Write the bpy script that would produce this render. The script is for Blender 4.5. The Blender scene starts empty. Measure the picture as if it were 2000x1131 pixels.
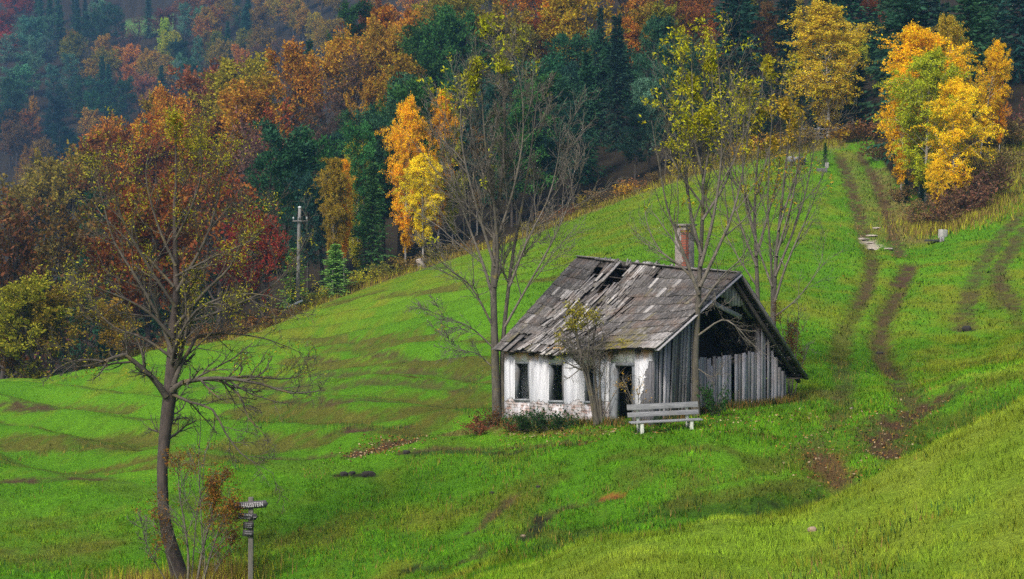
import bpy, math, random
import numpy as np
from mathutils import Vector

SC = bpy.context.scene
COL = SC.collection
random.seed(7)

# ---------------------------------------------------------------- camera, sky, sun, exposure
F = 3171.0           # focal length in pixels of the 2000 px wide photograph
YH = 500.0           # horizon row
cam_d = bpy.data.cameras.new('camera')
cam_d.sensor_width = 36.0
cam_d.lens = 36.0 * F / 2000.0
cam_d.shift_y = -(565.5 - YH) / 2000.0
cam_d.clip_start = 0.5
cam_d.clip_end = 5000.0
cam = bpy.data.objects.new('camera', cam_d)
COL.objects.link(cam)
cam.location = (0, 0, 0)
cam.rotation_euler = (math.radians(90), 0, 0)
SC.camera = cam

SUN_EL, SUN_AZ = 48.0, 212.0      # azimuth clockwise from +Y: behind the camera, to its left
w = bpy.data.worlds.new('World')
SC.world = w
w.use_nodes = True
nt = w.node_tree
bg = nt.nodes['Background']
sky = nt.nodes.new('ShaderNodeTexSky')
sky.sky_type = 'NISHITA'
sky.sun_disc = False
sky.sun_elevation = math.radians(SUN_EL)
sky.sun_rotation = math.radians(SUN_AZ)
sky.air_density = 1.0
sky.dust_density = 4.0
sky.ozone_density = 1.0
nt.links.new(sky.outputs[0], bg.inputs['Color'])
bg.inputs['Strength'].default_value = 0.135
sun_d = bpy.data.lights.new('sun', 'SUN')
sun_d.energy = 2.5
sun_d.angle = math.radians(11)
sun_d.color = (1.0, 0.95, 0.87)
sun = bpy.data.objects.new('sun', sun_d)
COL.objects.link(sun)
az, el = math.radians(SUN_AZ), math.radians(SUN_EL)
sdir = Vector((math.sin(az) * math.cos(el), math.cos(az) * math.cos(el), math.sin(el)))
sun.rotation_euler = sdir.to_track_quat('Z', 'Y').to_euler()
SC.view_settings.view_transform = 'Standard'
SC.view_settings.look = 'None'
SC.view_settings.gamma = 1.0
SC.view_settings.use_curve_mapping = False
SC.view_settings.exposure = 0.45
SC.cycles.use_denoising = False
SC.cycles.max_bounces = 6
SC.cycles.diffuse_bounces = 3
SC.cycles.transmission_bounces = 3
SC.cycles.volume_bounces = 1

# ---------------------------------------------------------------- helpers: noise, meshes
def rng_(seed):
    return np.random.default_rng(seed)

def _hash(ix, iy, s):
    h = (ix.astype(np.int64) * 374761393 + iy.astype(np.int64) * 668265263 + s * 974634577) & 0xffffffff
    h = ((h ^ (h >> 13)) * 1274126177) & 0xffffffff
    return ((h ^ (h >> 16)) & 0xffff) / 65535.0

def vnoise(x, y, s):
    x = np.asarray(x, float); y = np.asarray(y, float)
    ix, iy = np.floor(x), np.floor(y)
    fx, fy = x - ix, y - iy
    fx = fx * fx * (3 - 2 * fx); fy = fy * fy * (3 - 2 * fy)
    a, b = _hash(ix, iy, s), _hash(ix + 1, iy, s)
    c, d = _hash(ix, iy + 1, s), _hash(ix + 1, iy + 1, s)
    return (a + (b - a) * fx) * (1 - fy) + (c + (d - c) * fx) * fy

def fbm(x, y, s, o=4):
    t, a, n = 0.0, 1.0, 0.0
    for k in range(o):
        t = t + a * vnoise(x * 2 ** k + 17.3 * k, y * 2 ** k - 9.1 * k, s + k)
        n += a; a *= 0.55
    return t / n

def sm(e0, e1, x):
    t = np.clip((x - e0) / (e1 - e0), 0, 1)
    return t * t * (3 - 2 * t)

def nrm(v):
    return v / np.maximum(np.linalg.norm(v, axis=-1, keepdims=True), 1e-9)

def mesh_np(name, V, faces, attrs=None, smooth=False, mats=(), matidx=None):
    """one mesh from numpy arrays; faces is a list of (n,k) index arrays"""
    me = bpy.data.meshes.new(name)
    V = np.ascontiguousarray(V, dtype=np.float32)
    faces = [np.asarray(f, dtype=np.int32) for f in faces if len(f)]
    nl = sum(f.size for f in faces); nf = sum(len(f) for f in faces)
    me.vertices.add(len(V)); me.vertices.foreach_set('co', V.ravel())
    me.loops.add(nl); me.loops.foreach_set('vertex_index', np.concatenate([f.ravel() for f in faces]))
    me.polygons.add(nf)
    tot = np.concatenate([np.full(len(f), f.shape[1], np.int32) for f in faces])
    st = np.concatenate([[0], np.cumsum(tot)[:-1]]).astype(np.int32)
    me.polygons.foreach_set('loop_start', st)
    if smooth:
        me.polygons.foreach_set('use_smooth', np.ones(nf, bool))
    for m in mats:
        me.materials.append(m)
    if matidx is not None:
        me.polygons.foreach_set('material_index', np.asarray(matidx, np.int32))
    for k, a in (attrs or {}).items():
        a = np.asarray(a, np.float32)
        if a.ndim == 1:
            me.attributes.new(k, 'FLOAT', 'POINT').data.foreach_set('value', a)
        else:
            if a.shape[1] == 3:
                a = np.concatenate([a, np.ones((len(a), 1), np.float32)], 1)
            me.attributes.new(k, 'FLOAT_COLOR', 'POINT').data.foreach_set('color', np.ascontiguousarray(a).ravel())
    me.update(calc_edges=True)
    return me

def link(name, me, parent=None, mat=None):
    o = bpy.data.objects.new(name, me)
    COL.objects.link(o)
    if mat is not None:
        me.materials.clear(); me.materials.append(mat)
    if parent is not None:
        o.parent = parent
    return o

def tag(o, label=None, cat=None, group=None, kind=None):
    if label: o['label'] = label
    if cat: o['category'] = cat
    if group: o['group'] = group
    if kind: o['kind'] = kind
    return o

def thing(name, loc, label, cat, group=None, rz=0.0):
    o = bpy.data.objects.new(name, None)
    COL.objects.link(o)
    o.empty_display_size = 0.3
    o.location = loc
    o.rotation_euler = (0, 0, rz)
    return tag(o, label, cat, group)

class MB:
    """collects boxes, hexahedra, bars into ONE mesh"""
    def __init__(self):
        self.V, self.F, self.A, self.n = [], {}, [], 0
    def add(self, V, F, val=0.5):
        V = np.asarray(V, float).reshape(-1, 3)
        for f in F:
            self.F.setdefault(len(f), []).append([i + self.n for i in f])
        self.V.append(V); self.A.append(np.full(len(V), val)); self.n += len(V)
    def obox(self, o, ax, ay, az, val=0.5):
        o, ax, ay, az = (np.asarray(q, float) for q in (o, ax, ay, az))
        if np.dot(np.cross(ax, ay), az) < 0:
            o = o + ax; ax = -ax
        V = [o, o + ax, o + ax + ay, o + ay, o + az, o + ax + az, o + ax + ay + az, o + ay + az]
        self.add(V, [(0, 3, 2, 1), (4, 5, 6, 7), (0, 1, 5, 4), (1, 2, 6, 5), (2, 3, 7, 6), (3, 0, 4, 7)], val)
    def box(self, x0, x1, y0, y1, z0, z1, val=0.5):
        self.obox((x0, y0, z0), (x1 - x0, 0, 0), (0, y1 - y0, 0), (0, 0, z1 - z0), val)
    def hexa(self, p, val=0.5):
        self.add(p, [(0, 3, 2, 1), (4, 5, 6, 7), (0, 1, 5, 4), (1, 2, 6, 5), (2, 3, 7, 6), (3, 0, 4, 7)], val)
    def bar(self, a, b, wx, wz, up=(0, 0, 1), val=0.5):
        a, b = np.asarray(a, float), np.asarray(b, float)
        d = (b - a) / np.linalg.norm(b - a)
        s = np.cross(d, up); s = s / np.linalg.norm(s); u = np.cross(s, d)
        self.obox(a - s * wx / 2 - u * wz / 2, b - a, s * wx, u * wz, val)
    def tube(self, pts, rad, sides=8, val=0.5, cap=True):
        V, F = tubes(np.asarray(pts, float)[None], np.asarray(rad, float)[None], sides, np.random.default_rng(1))
        V = V.reshape(-1, 3)
        fs = [tuple(f) for f in F]
        if cap:
            m = len(pts) - 1
            fs += [tuple(range(m * sides, (m + 1) * sides)), tuple(range(sides))[::-1]]
        self.add(V, fs, val)
    def build(self, name, mat, parent=None, bevel=0.0, shear=None):
        V = np.concatenate(self.V)
        if shear is not None:
            V = shear(V)
        me = mesh_np(name, V, [np.array(f) for f in self.F.values()], {'v': np.concatenate(self.A)})
        o = link(name, me, parent, mat)
        if bevel:
            b = o.modifiers.new('bevel', 'BEVEL'); b.width = bevel; b.segments = 2; b.limit_method = 'ANGLE'
        return o

def tubes(P, R, sides, rng):
    n, m1, _ = P.shape
    T = np.gradient(P, axis=1); T = nrm(T)
    ref = nrm(rng.normal(size=(n, 1, 3)))
    bad = np.abs((ref * T).sum(-1)).max(1) > 0.85
    alt = nrm(np.cross(T.mean(1), ref[:, 0]))
    ref[bad, 0] = alt[bad]
    A = nrm(np.cross(T, ref)); B = np.cross(T, A)
    th = np.arange(sides) * 2 * math.pi / sides
    V = P[:, :, None] + R[:, :, None, None] * (np.cos(th)[None, None, :, None] * A[:, :, None] + np.sin(th)[None, None, :, None] * B[:, :, None])
    i = np.arange(n)[:, None, None] * (m1 * sides)
    j = np.arange(m1 - 1)[None, :, None] * sides
    k = np.arange(sides)[None, None, :]; k2 = (k + 1) % sides
    Fq = np.stack([i + j + k, i + j + k2, i + j + sides + k2, i + j + sides + k], -1).reshape(-1, 4)
    return V.reshape(-1, 3), Fq

class Geo:
    """accumulates arrays (tubes, leaf cards) into one mesh with per-vertex 'v'"""
    def __init__(self):
        self.V, self.F, self.A, self.n = [], [], [], 0
    def put(self, V, Fq, a):
        if len(V) == 0: return
        self.V.append(V); self.F.append(Fq + self.n); self.A.append(np.broadcast_to(a, (len(V),)) if np.ndim(a) == 0 else a); self.n += len(V)
    def tubes(self, P, R, sides, rng):
        V, Fq = tubes(P, R, sides, rng)
        self.put(V, Fq, np.repeat(rng.random(len(P)), P.shape[1] * sides))
    def leaves(self, p, d, L, W, rng, v=None, flat=0.0):
        n = len(p)
        if n == 0: return
        d = nrm(d)
        s = rng.normal(size=(n, 3))
        if flat: s[:, 2] *= (1 - flat)
        s = nrm(np.cross(d, nrm(s)))
        L = np.broadcast_to(L, (n,))[:, None]; W = np.broadcast_to(W, (n,))[:, None]
        V = np.stack([p, p + d * L * .45 + s * W * .5, p + d * L, p + d * L * .45 - s * W * .5], 1).reshape(-1, 3)
        Fq = np.arange(n * 4).reshape(n, 4)
        if v is None: v = rng.random(n)
        self.put(V, Fq, np.repeat(v, 4))
    def mesh(self, name, smooth=False):
        return mesh_np(name, np.concatenate(self.V), [np.concatenate(self.F)], {'v': np.concatenate(self.A)}, smooth)

def grow(S, D, L, R0, m, wander, trop, rng, taper=0.3):
    n = len(S)
    P = np.zeros((n, m + 1, 3)); P[:, 0] = S
    d = nrm(D); L = np.broadcast_to(L, (n,)); R0 = np.broadcast_to(R0, (n,))
    for k in range(m):
        d = nrm(d + rng.normal(0, wander, (n, 3)) + np.asarray(trop))
        P[:, k + 1] = P[:, k] + d * (L / m)[:, None]
    return P, R0[:, None] * np.linspace(1, taper, m + 1)[None], L

def kids(P, R, L, n, t0, t1, ang, lr, rr, rng, fall=0.6, minr=0.004):
    N, m1, _ = P.shape
    t = t0 + (t1 - t0) * (np.arange(n)[None] + rng.random((N, n))) / n
    f = t * (m1 - 1); i = np.minimum(f.astype(int), m1 - 2); w_ = f - i
    I = np.arange(N)[:, None]
    p = P[I, i] * (1 - w_[..., None]) + P[I, i + 1] * w_[..., None]
    tg = nrm(P[I, i + 1] - P[I, i])
    r = R[I, i] * (1 - w_) + R[I, i + 1] * w_
    q = nrm(np.cross(tg, nrm(rng.normal(size=(N, n, 3)))))
    a = ang * (0.7 + 0.6 * rng.random((N, n)))[..., None]
    d = tg * np.cos(a) + q * np.sin(a)
    ln = np.broadcast_to(L, (N,))[:, None] * lr * (1.1 - fall * t) * (0.6 + 0.7 * rng.random((N, n)))
    return p.reshape(-1, 3), d.reshape(-1, 3), ln.ravel(), np.maximum(r * rr, minr).ravel(), t.ravel()

def resample(pts, rad, m):
    """Catmull-Rom through hand-set points"""
    p = np.asarray(pts, float); k = len(p)
    q = np.concatenate([[2 * p[0] - p[1]], p, [2 * p[-1] - p[-2]]])
    t = np.linspace(0, k - 1 - 1e-6, m + 1); i = t.astype(int); f = (t - i)[:, None]
    a, b, c, d = q[i], q[i + 1], q[i + 2], q[i + 3]
    P = 0.5 * (2 * b + (c - a) * f + (2 * a - 5 * b + 4 * c - d) * f ** 2 + (3 * b - a - 3 * c + d) * f ** 3)
    return P, np.interp(t, np.arange(k), rad)

# ---------------------------------------------------------------- helpers: materials
def new_mat(name):
    m = bpy.data.materials.new(name); m.use_nodes = True
    n = m.node_tree.nodes; l = m.node_tree.links
    return m, n, l, n['Principled BSDF']

def N(n, t, **kw):
    x = n.new(t)
    for k, v in kw.items():
        if k in x.inputs.keys(): x.inputs[k].default_value = v
        else: setattr(x, k, v)
    return x

def ramp(n, l, fac, stops):
    r = n.new('ShaderNodeValToRGB')
    e = r.color_ramp.elements
    while len(e) < len(stops): e.new(0.5)
    for q, (p, c) in zip(e, stops):
        q.position = p; q.color = (*c, 1) if len(c) == 3 else c
    if fac is not None: l.new(fac, r.inputs[0])
    return r

def mixc(n, l, fac, a, b, mode='MIX'):
    m = n.new('ShaderNodeMix'); m.data_type = 'RGBA'; m.blend_type = mode
    for s, x in ((m.inputs[0], fac), (m.inputs[6], a), (m.inputs[7], b)):
        if hasattr(x, 'node'): l.new(x, s)
        elif isinstance(x, (int, float)): s.default_value = x
        else: s.default_value = (*x, 1)
    return m.outputs[2]

def mathn(n, l, op, a, b=None, clamp=False):
    m = n.new('ShaderNodeMath'); m.operation = op; m.use_clamp = clamp
    for s, x in ((m.inputs[0], a), (m.inputs[1], b)):
        if x is None: continue
        if hasattr(x, 'node'): l.new(x, s)
        else: s.default_value = x
    return m.outputs[0]

def noise(n, l, vec, scale, detail=6, rough=0.6):
    t = N(n, 'ShaderNodeTexNoise', Scale=scale, Detail=detail, Roughness=rough)
    if vec is not None: l.new(vec, t.inputs['Vector'])
    return t.outputs['Fac']

def mapped(n, l, scale=(1, 1, 1), src='Object'):
    tc = n.new('ShaderNodeTexCoord'); mp = n.new('ShaderNodeMapping')
    mp.inputs['Scale'].default_value = scale
    l.new(tc.outputs[src], mp.inputs['Vector'])
    return mp.outputs[0]

def bump(n, l, h, bsdf, strength=0.4, dist=0.02):
    b = N(n, 'ShaderNodeBump', Strength=strength, Distance=dist)
    l.new(h, b.inputs['Height']); l.new(b.outputs[0], bsdf.inputs['Normal'])

def attr(n, name):
    a = n.new('ShaderNodeAttribute'); a.attribute_name = name
    return a

def wood_mat(name, dark, mid, light, warm=(0.2, 0.13, 0.08), scale=(30, 30, 2.0), moss=None):
    m, n, l, b = new_mat(name)
    v = attr(n, 'v')
    vec = mapped(n, l, scale)
    nz = noise(n, l, vec, 1.0, 8, 0.7)
    big = noise(n, l, mapped(n, l), 1.6, 4)
    k = mathn(n, l, 'ADD', mathn(n, l, 'MULTIPLY', nz, 0.9), mathn(n, l, 'MULTIPLY', mathn(n, l, 'SUBTRACT', v.outputs['Fac'], 0.5), 0.55))
    c = ramp(n, l, k, [(0.22, dark), (0.47, mid), (0.8, light)]).outputs[0]
    wm = ramp(n, l, big, [(0.5, (0, 0, 0)), (0.68, (1, 1, 1))]).outputs[0]
    c = mixc(n, l, mathn(n, l, 'MULTIPLY', wm, 0.45), c, warm)
    if moss is not None:
        ms = attr(n, 'moss')
        mk = mathn(n, l, 'MULTIPLY', ms.outputs['Fac'], ramp(n, l, noise(n, l, mapped(n, l), 5, 5), [(0.42, (0, 0, 0)), (0.56, (1, 1, 1))]).outputs[0])
        c = mixc(n, l, mk, c, moss)
    l.new(c, b.inputs['Base Color']); b.inputs['Roughness'].default_value = 0.9
    bump(n, l, nz, b, 0.5, 0.012)
    return m

def bark_mat(name, c0, c1, lich=None, scale=(9, 9, 2.2), lk=(0.58, 0.66)):
    m, n, l, b = new_mat(name)
    nz = noise(n, l, mapped(n, l, scale), 1.0, 8, 0.7)
    c = ramp(n, l, nz, [(0.3, c0), (0.7, c1)]).outputs[0]
    if lich:
        k = ramp(n, l, noise(n, l, mapped(n, l), 3.5, 6), [(lk[0], (0, 0, 0)), (lk[1], (1, 1, 1))]).outputs[0]
        c = mixc(n, l, mathn(n, l, 'MULTIPLY', k, 0.7), c, lich)
    l.new(c, b.inputs['Base Color']); b.inputs['Roughness'].default_value = 0.92
    bump(n, l, nz, b, 0.7, 0.03)
    return m

def foliage_mat(name, hue_j=0.05, val=(0.5, 1.5), color=None, trans=0.35):
    m, n, l, b = new_mat(name)
    n.remove(b)
    v = attr(n, 'v')
    if color is None:
        src = n.new('ShaderNodeObjectInfo').outputs['Color']
    else:
        rgb = n.new('ShaderNodeRGB'); rgb.outputs[0].default_value = (*color, 1); src = rgb.outputs[0]
    wn = n.new('ShaderNodeTexWhiteNoise'); wn.noise_dimensions = '1D'
    l.new(mathn(n, l, 'MULTIPLY', v.outputs['Fac'], 917.0), wn.inputs['W'])
    hs = n.new('ShaderNodeHueSaturation')
    l.new(src, hs.inputs['Color'])
    l.new(mathn(n, l, 'ADD', mathn(n, l, 'MULTIPLY', wn.outputs['Value'], hue_j), 0.5 - hue_j / 2), hs.inputs['Hue'])
    l.new(mathn(n, l, 'ADD', mathn(n, l, 'MULTIPLY', v.outputs['Fac'], val[1] - val[0]), val[0]), hs.inputs['Value'])
    d = n.new('ShaderNodeBsdfDiffuse'); t = n.new('ShaderNodeBsdfTranslucent'); mx = n.new('ShaderNodeMixShader')
    mx.inputs[0].default_value = trans
    l.new(hs.outputs[0], d.inputs[0]); l.new(hs.outputs[0], t.inputs[0])
    l.new(d.outputs[0], mx.inputs[1]); l.new(t.outputs[0], mx.inputs[2])
    l.new(mx.outputs[0], n['Material Output'].inputs[0])
    return m

def flat_mat(name, c, rough=0.8, nscale=20, var=0.3):
    m, n, l, b = new_mat(name)
    nz = noise(n, l, mapped(n, l), nscale, 6)
    cc = ramp(n, l, nz, [(0.3, tuple(x * (1 - var) for x in c)), (0.7, tuple(x * (1 + var) for x in c))]).outputs[0]
    l.new(cc, b.inputs['Base Color']); b.inputs['Roughness'].default_value = rough
    bump(n, l, nz, b, 0.2, 0.01)
    return m

# ---------------------------------------------------------------- terrain
def eyz(px, py, D):
    return ((px - 1000) / F, D, -(py - YH) / F)

_pix = [  # photo points of the meadow with the distance they lie at
    (-250, 1131, 38), (0, 1131, 38), (345, 1140, 38), (700, 1131, 36.5), (860, 1131, 34.5),
    (-250, 950, 50), (0, 950, 50), (400, 905, 50), (700, 872, 48.5), (985, 832, 50), (1100, 850, 46.5), (1272, 834, 46), (1535, 778, 50.6), (1350, 842, 44),
    (1000, 950, 42), (1250, 928, 40.6), (1257, 843, 44.6), (1300, 856, 43.2), (1190, 848, 45.2), (1200, 870, 43.5), (1400, 838, 44.6), (1400, 852, 43.4), (1450, 880, 42.5), (500, 1000, 44), (1150, 1000, 39), (1300, 985, 38.2),
    (0, 830, 66), (300, 815, 65), (500, 765, 72), (800, 720, 66), (-250, 770, 95), (0, 757, 95), (300, 690, 104), (585, 607, 125), (700, 565, 130), (900, 497, 135),
    (1100, 432, 138), (1250, 372, 140), (1450, 312, 142), (1620, 285, 145), (600, 680, 95), (900, 650, 78), (900, 560, 105), (1150, 560, 85), (1300, 480, 100), (1500, 420, 110),
    (1600, 760, 53), (1650, 600, 75), (1690, 480, 100), (1665, 370, 124), (1500, 560, 80), (1400, 640, 66),
    (2000, 312, 130), (1900, 480, 95), (1800, 640, 68), (2000, 650, 64), (2000, 500, 88), (2250, 480, 88), (2250, 300, 128), (2250, 640, 62),
    (1750, 480, 101), (1740, 400, 117), (1830, 410, 116), (1960, 350, 122), (1690, 330, 135),
    (1740, 800, 46.5), (1700, 880, 42), (1620, 960, 38.5), (1480, 1000, 36.5), (1810, 764, 48.6), (1880, 738, 48.6), (2000, 715, 48), (2250, 680, 47), (1880, 730, 54), (2000, 706, 54), (1810, 752, 54), (1870, 808, 46.2), (1930, 792, 45.6), (2000, 778, 45), (1800, 850, 44.6), (2250, 730, 40),
    (940, 1131, 28), (1150, 1052, 28), (1400, 1012, 28), (1600, 983, 28.5), (1750, 905, 29), (1880, 842, 29), (2000, 787, 29), (2250, 690, 29),
    (1100, 1131, 24.5), (1500, 1131, 21.5), (2000, 1131, 18), (2000, 950, 22.5), (1750, 1040, 22.5), (2250, 900, 21),
]
_pdz = [  # (photo column, distance, height)
    (-250, 9, -4.4), (500, 9, -3.6), (1000, 9, -3.2), (1500, 9, -2.7), (2300, 9, -1.9), (1000, 3, -2.2), (-500, 3, -2.4), (2500, 3, -1.9),
    (-250, 24, -6.6), (300, 25, -6.4), (700, 25, -5.7), (1400, 33.5, -6.15), (1150, 33.5, -6.4), (1600, 34, -5.75), (1760, 35, -4.9), (1900, 35, -4.0), (2050, 35, -3.2), (2250, 35, -2.6),
    (-250, 130, -20), (0, 130, -17), (300, 142, -11), (585, 160, -3), (900, 170, 5.5), (1250, 180, 14), (1620, 180, 18.5), (2000, 170, 21), (2300, 150, 19), (1850, 140, 11.5), (2000, 145, 13.5), (2300, 135, 13),
    (-250, 230, -24), (0, 230, -13), (300, 230, 5), (600, 230, 17), (1000, 230, 28), (1500, 230, 37), (2000, 230, 43), (2400, 230, 47),
    (-250, 330, -26), (0, 330, -24), (300, 330, -4), (600, 330, 16), (1000, 330, 45), (1500, 330, 63), (2000, 330, 78), (2400, 330, 84),
    (-250, 430, 0), (0, 430, 0), (300, 430, 6), (600, 430, 30), (1000, 430, 68), (1500, 430, 90), (2000, 430, 115),
    (-250, 650, 85), (0, 650, 86), (300, 650, 92), (600, 650, 105), (1000, 650, 150), (2000, 650, 210),
    (-400, 900, 170), (300, 900, 185), (1000, 900, 230), (2400, 900, 280),
    (-1000, 50, -9), (-1000, 230, -34), (-1000, 430, -4), (-1000, 900, 160), (-1000, 95, -10), (3000, 50, -1.0), (3000, 230, 56), (3000, 430, 130), (3000, 900, 300), (3000, 95, 4), (-1000, 20, -6.4), (3000, 20, -1.2),
]
_c = np.array([eyz(*q) for q in _pix] + [((p - 1000) / F, D, z / D) for p, D, z in _pdz])
def _warp(u, D):
    return np.stack([np.asarray(u) * 4.0, np.log(D)], -1)
_cx = _warp(_c[:, 0], _c[:, 1])
def _phi(r2):
    return 0.5 * r2 * np.log(np.maximum(r2, 1e-12))
def _fit():
    n = len(_cx)
    K = _phi(((_cx[:, None] - _cx[None]) ** 2).sum(-1)) + np.eye(n) * 2e-4
    Pm = np.concatenate([np.ones((n, 1)), _cx], 1)
    A = np.block([[K, Pm], [Pm.T, np.zeros((3, 3))]])
    return np.linalg.solve(A, np.concatenate([_c[:, 2], np.zeros(3)]))
_w = _fit()
def eg(u, D):
    """tangent of the elevation at which the bare ground at (u, D) is seen"""
    u = np.asarray(u, float); D = np.asarray(D, float)
    X = _warp(u.ravel(), D.ravel()); out = np.zeros(len(X))
    for i in range(0, len(X), 20000):
        x = X[i:i + 20000]
        r2 = (x[:, None, 0] - _cx[None, :, 0]) ** 2 + (x[:, None, 1] - _cx[None, :, 1]) ** 2
        out[i:i + 20000] = _phi(r2) @ _w[:-3] + _w[-3] + x @ _w[-2:]
    return out.reshape(u.shape)
def zbase(x, y):
    y = np.maximum(np.asarray(y, float), 2.0)
    return eg(np.asarray(x, float) / y, y) * y

def hit(px, py, dmin=16.0, dmax=200.0):
    """where the sight line through a photo point meets the bare ground"""
    D = np.exp(np.linspace(math.log(dmin), math.log(dmax), 500))
    u = (px - 1000) / F; e = -(py - YH) / F
    g = eg(np.full_like(D, u), D) - e
    k = np.where((g[1:] >= 0) & (g[:-1] < 0))[0]
    if len(k):
        i = k[0]; t = -g[i] / (g[i + 1] - g[i]); d = D[i] + t * (D[i + 1] - D[i])
    else:
        d = D[np.argmin(np.abs(g))]
    return np.array([u * d, d])

EDGE_PX = [-1200, 0, 300, 585, 700, 900, 1100, 1250, 1450, 1620, 1700, 1750, 1830, 1950, 2000, 2300, 3200]
EDGE_D = [88, 95, 104, 125, 130, 135, 138, 140, 142, 146, 146, 124, 116, 124, 134, 134, 134]
def edge(u):
    return np.interp(np.asarray(u) * F + 1000, EDGE_PX, EDGE_D)

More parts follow.
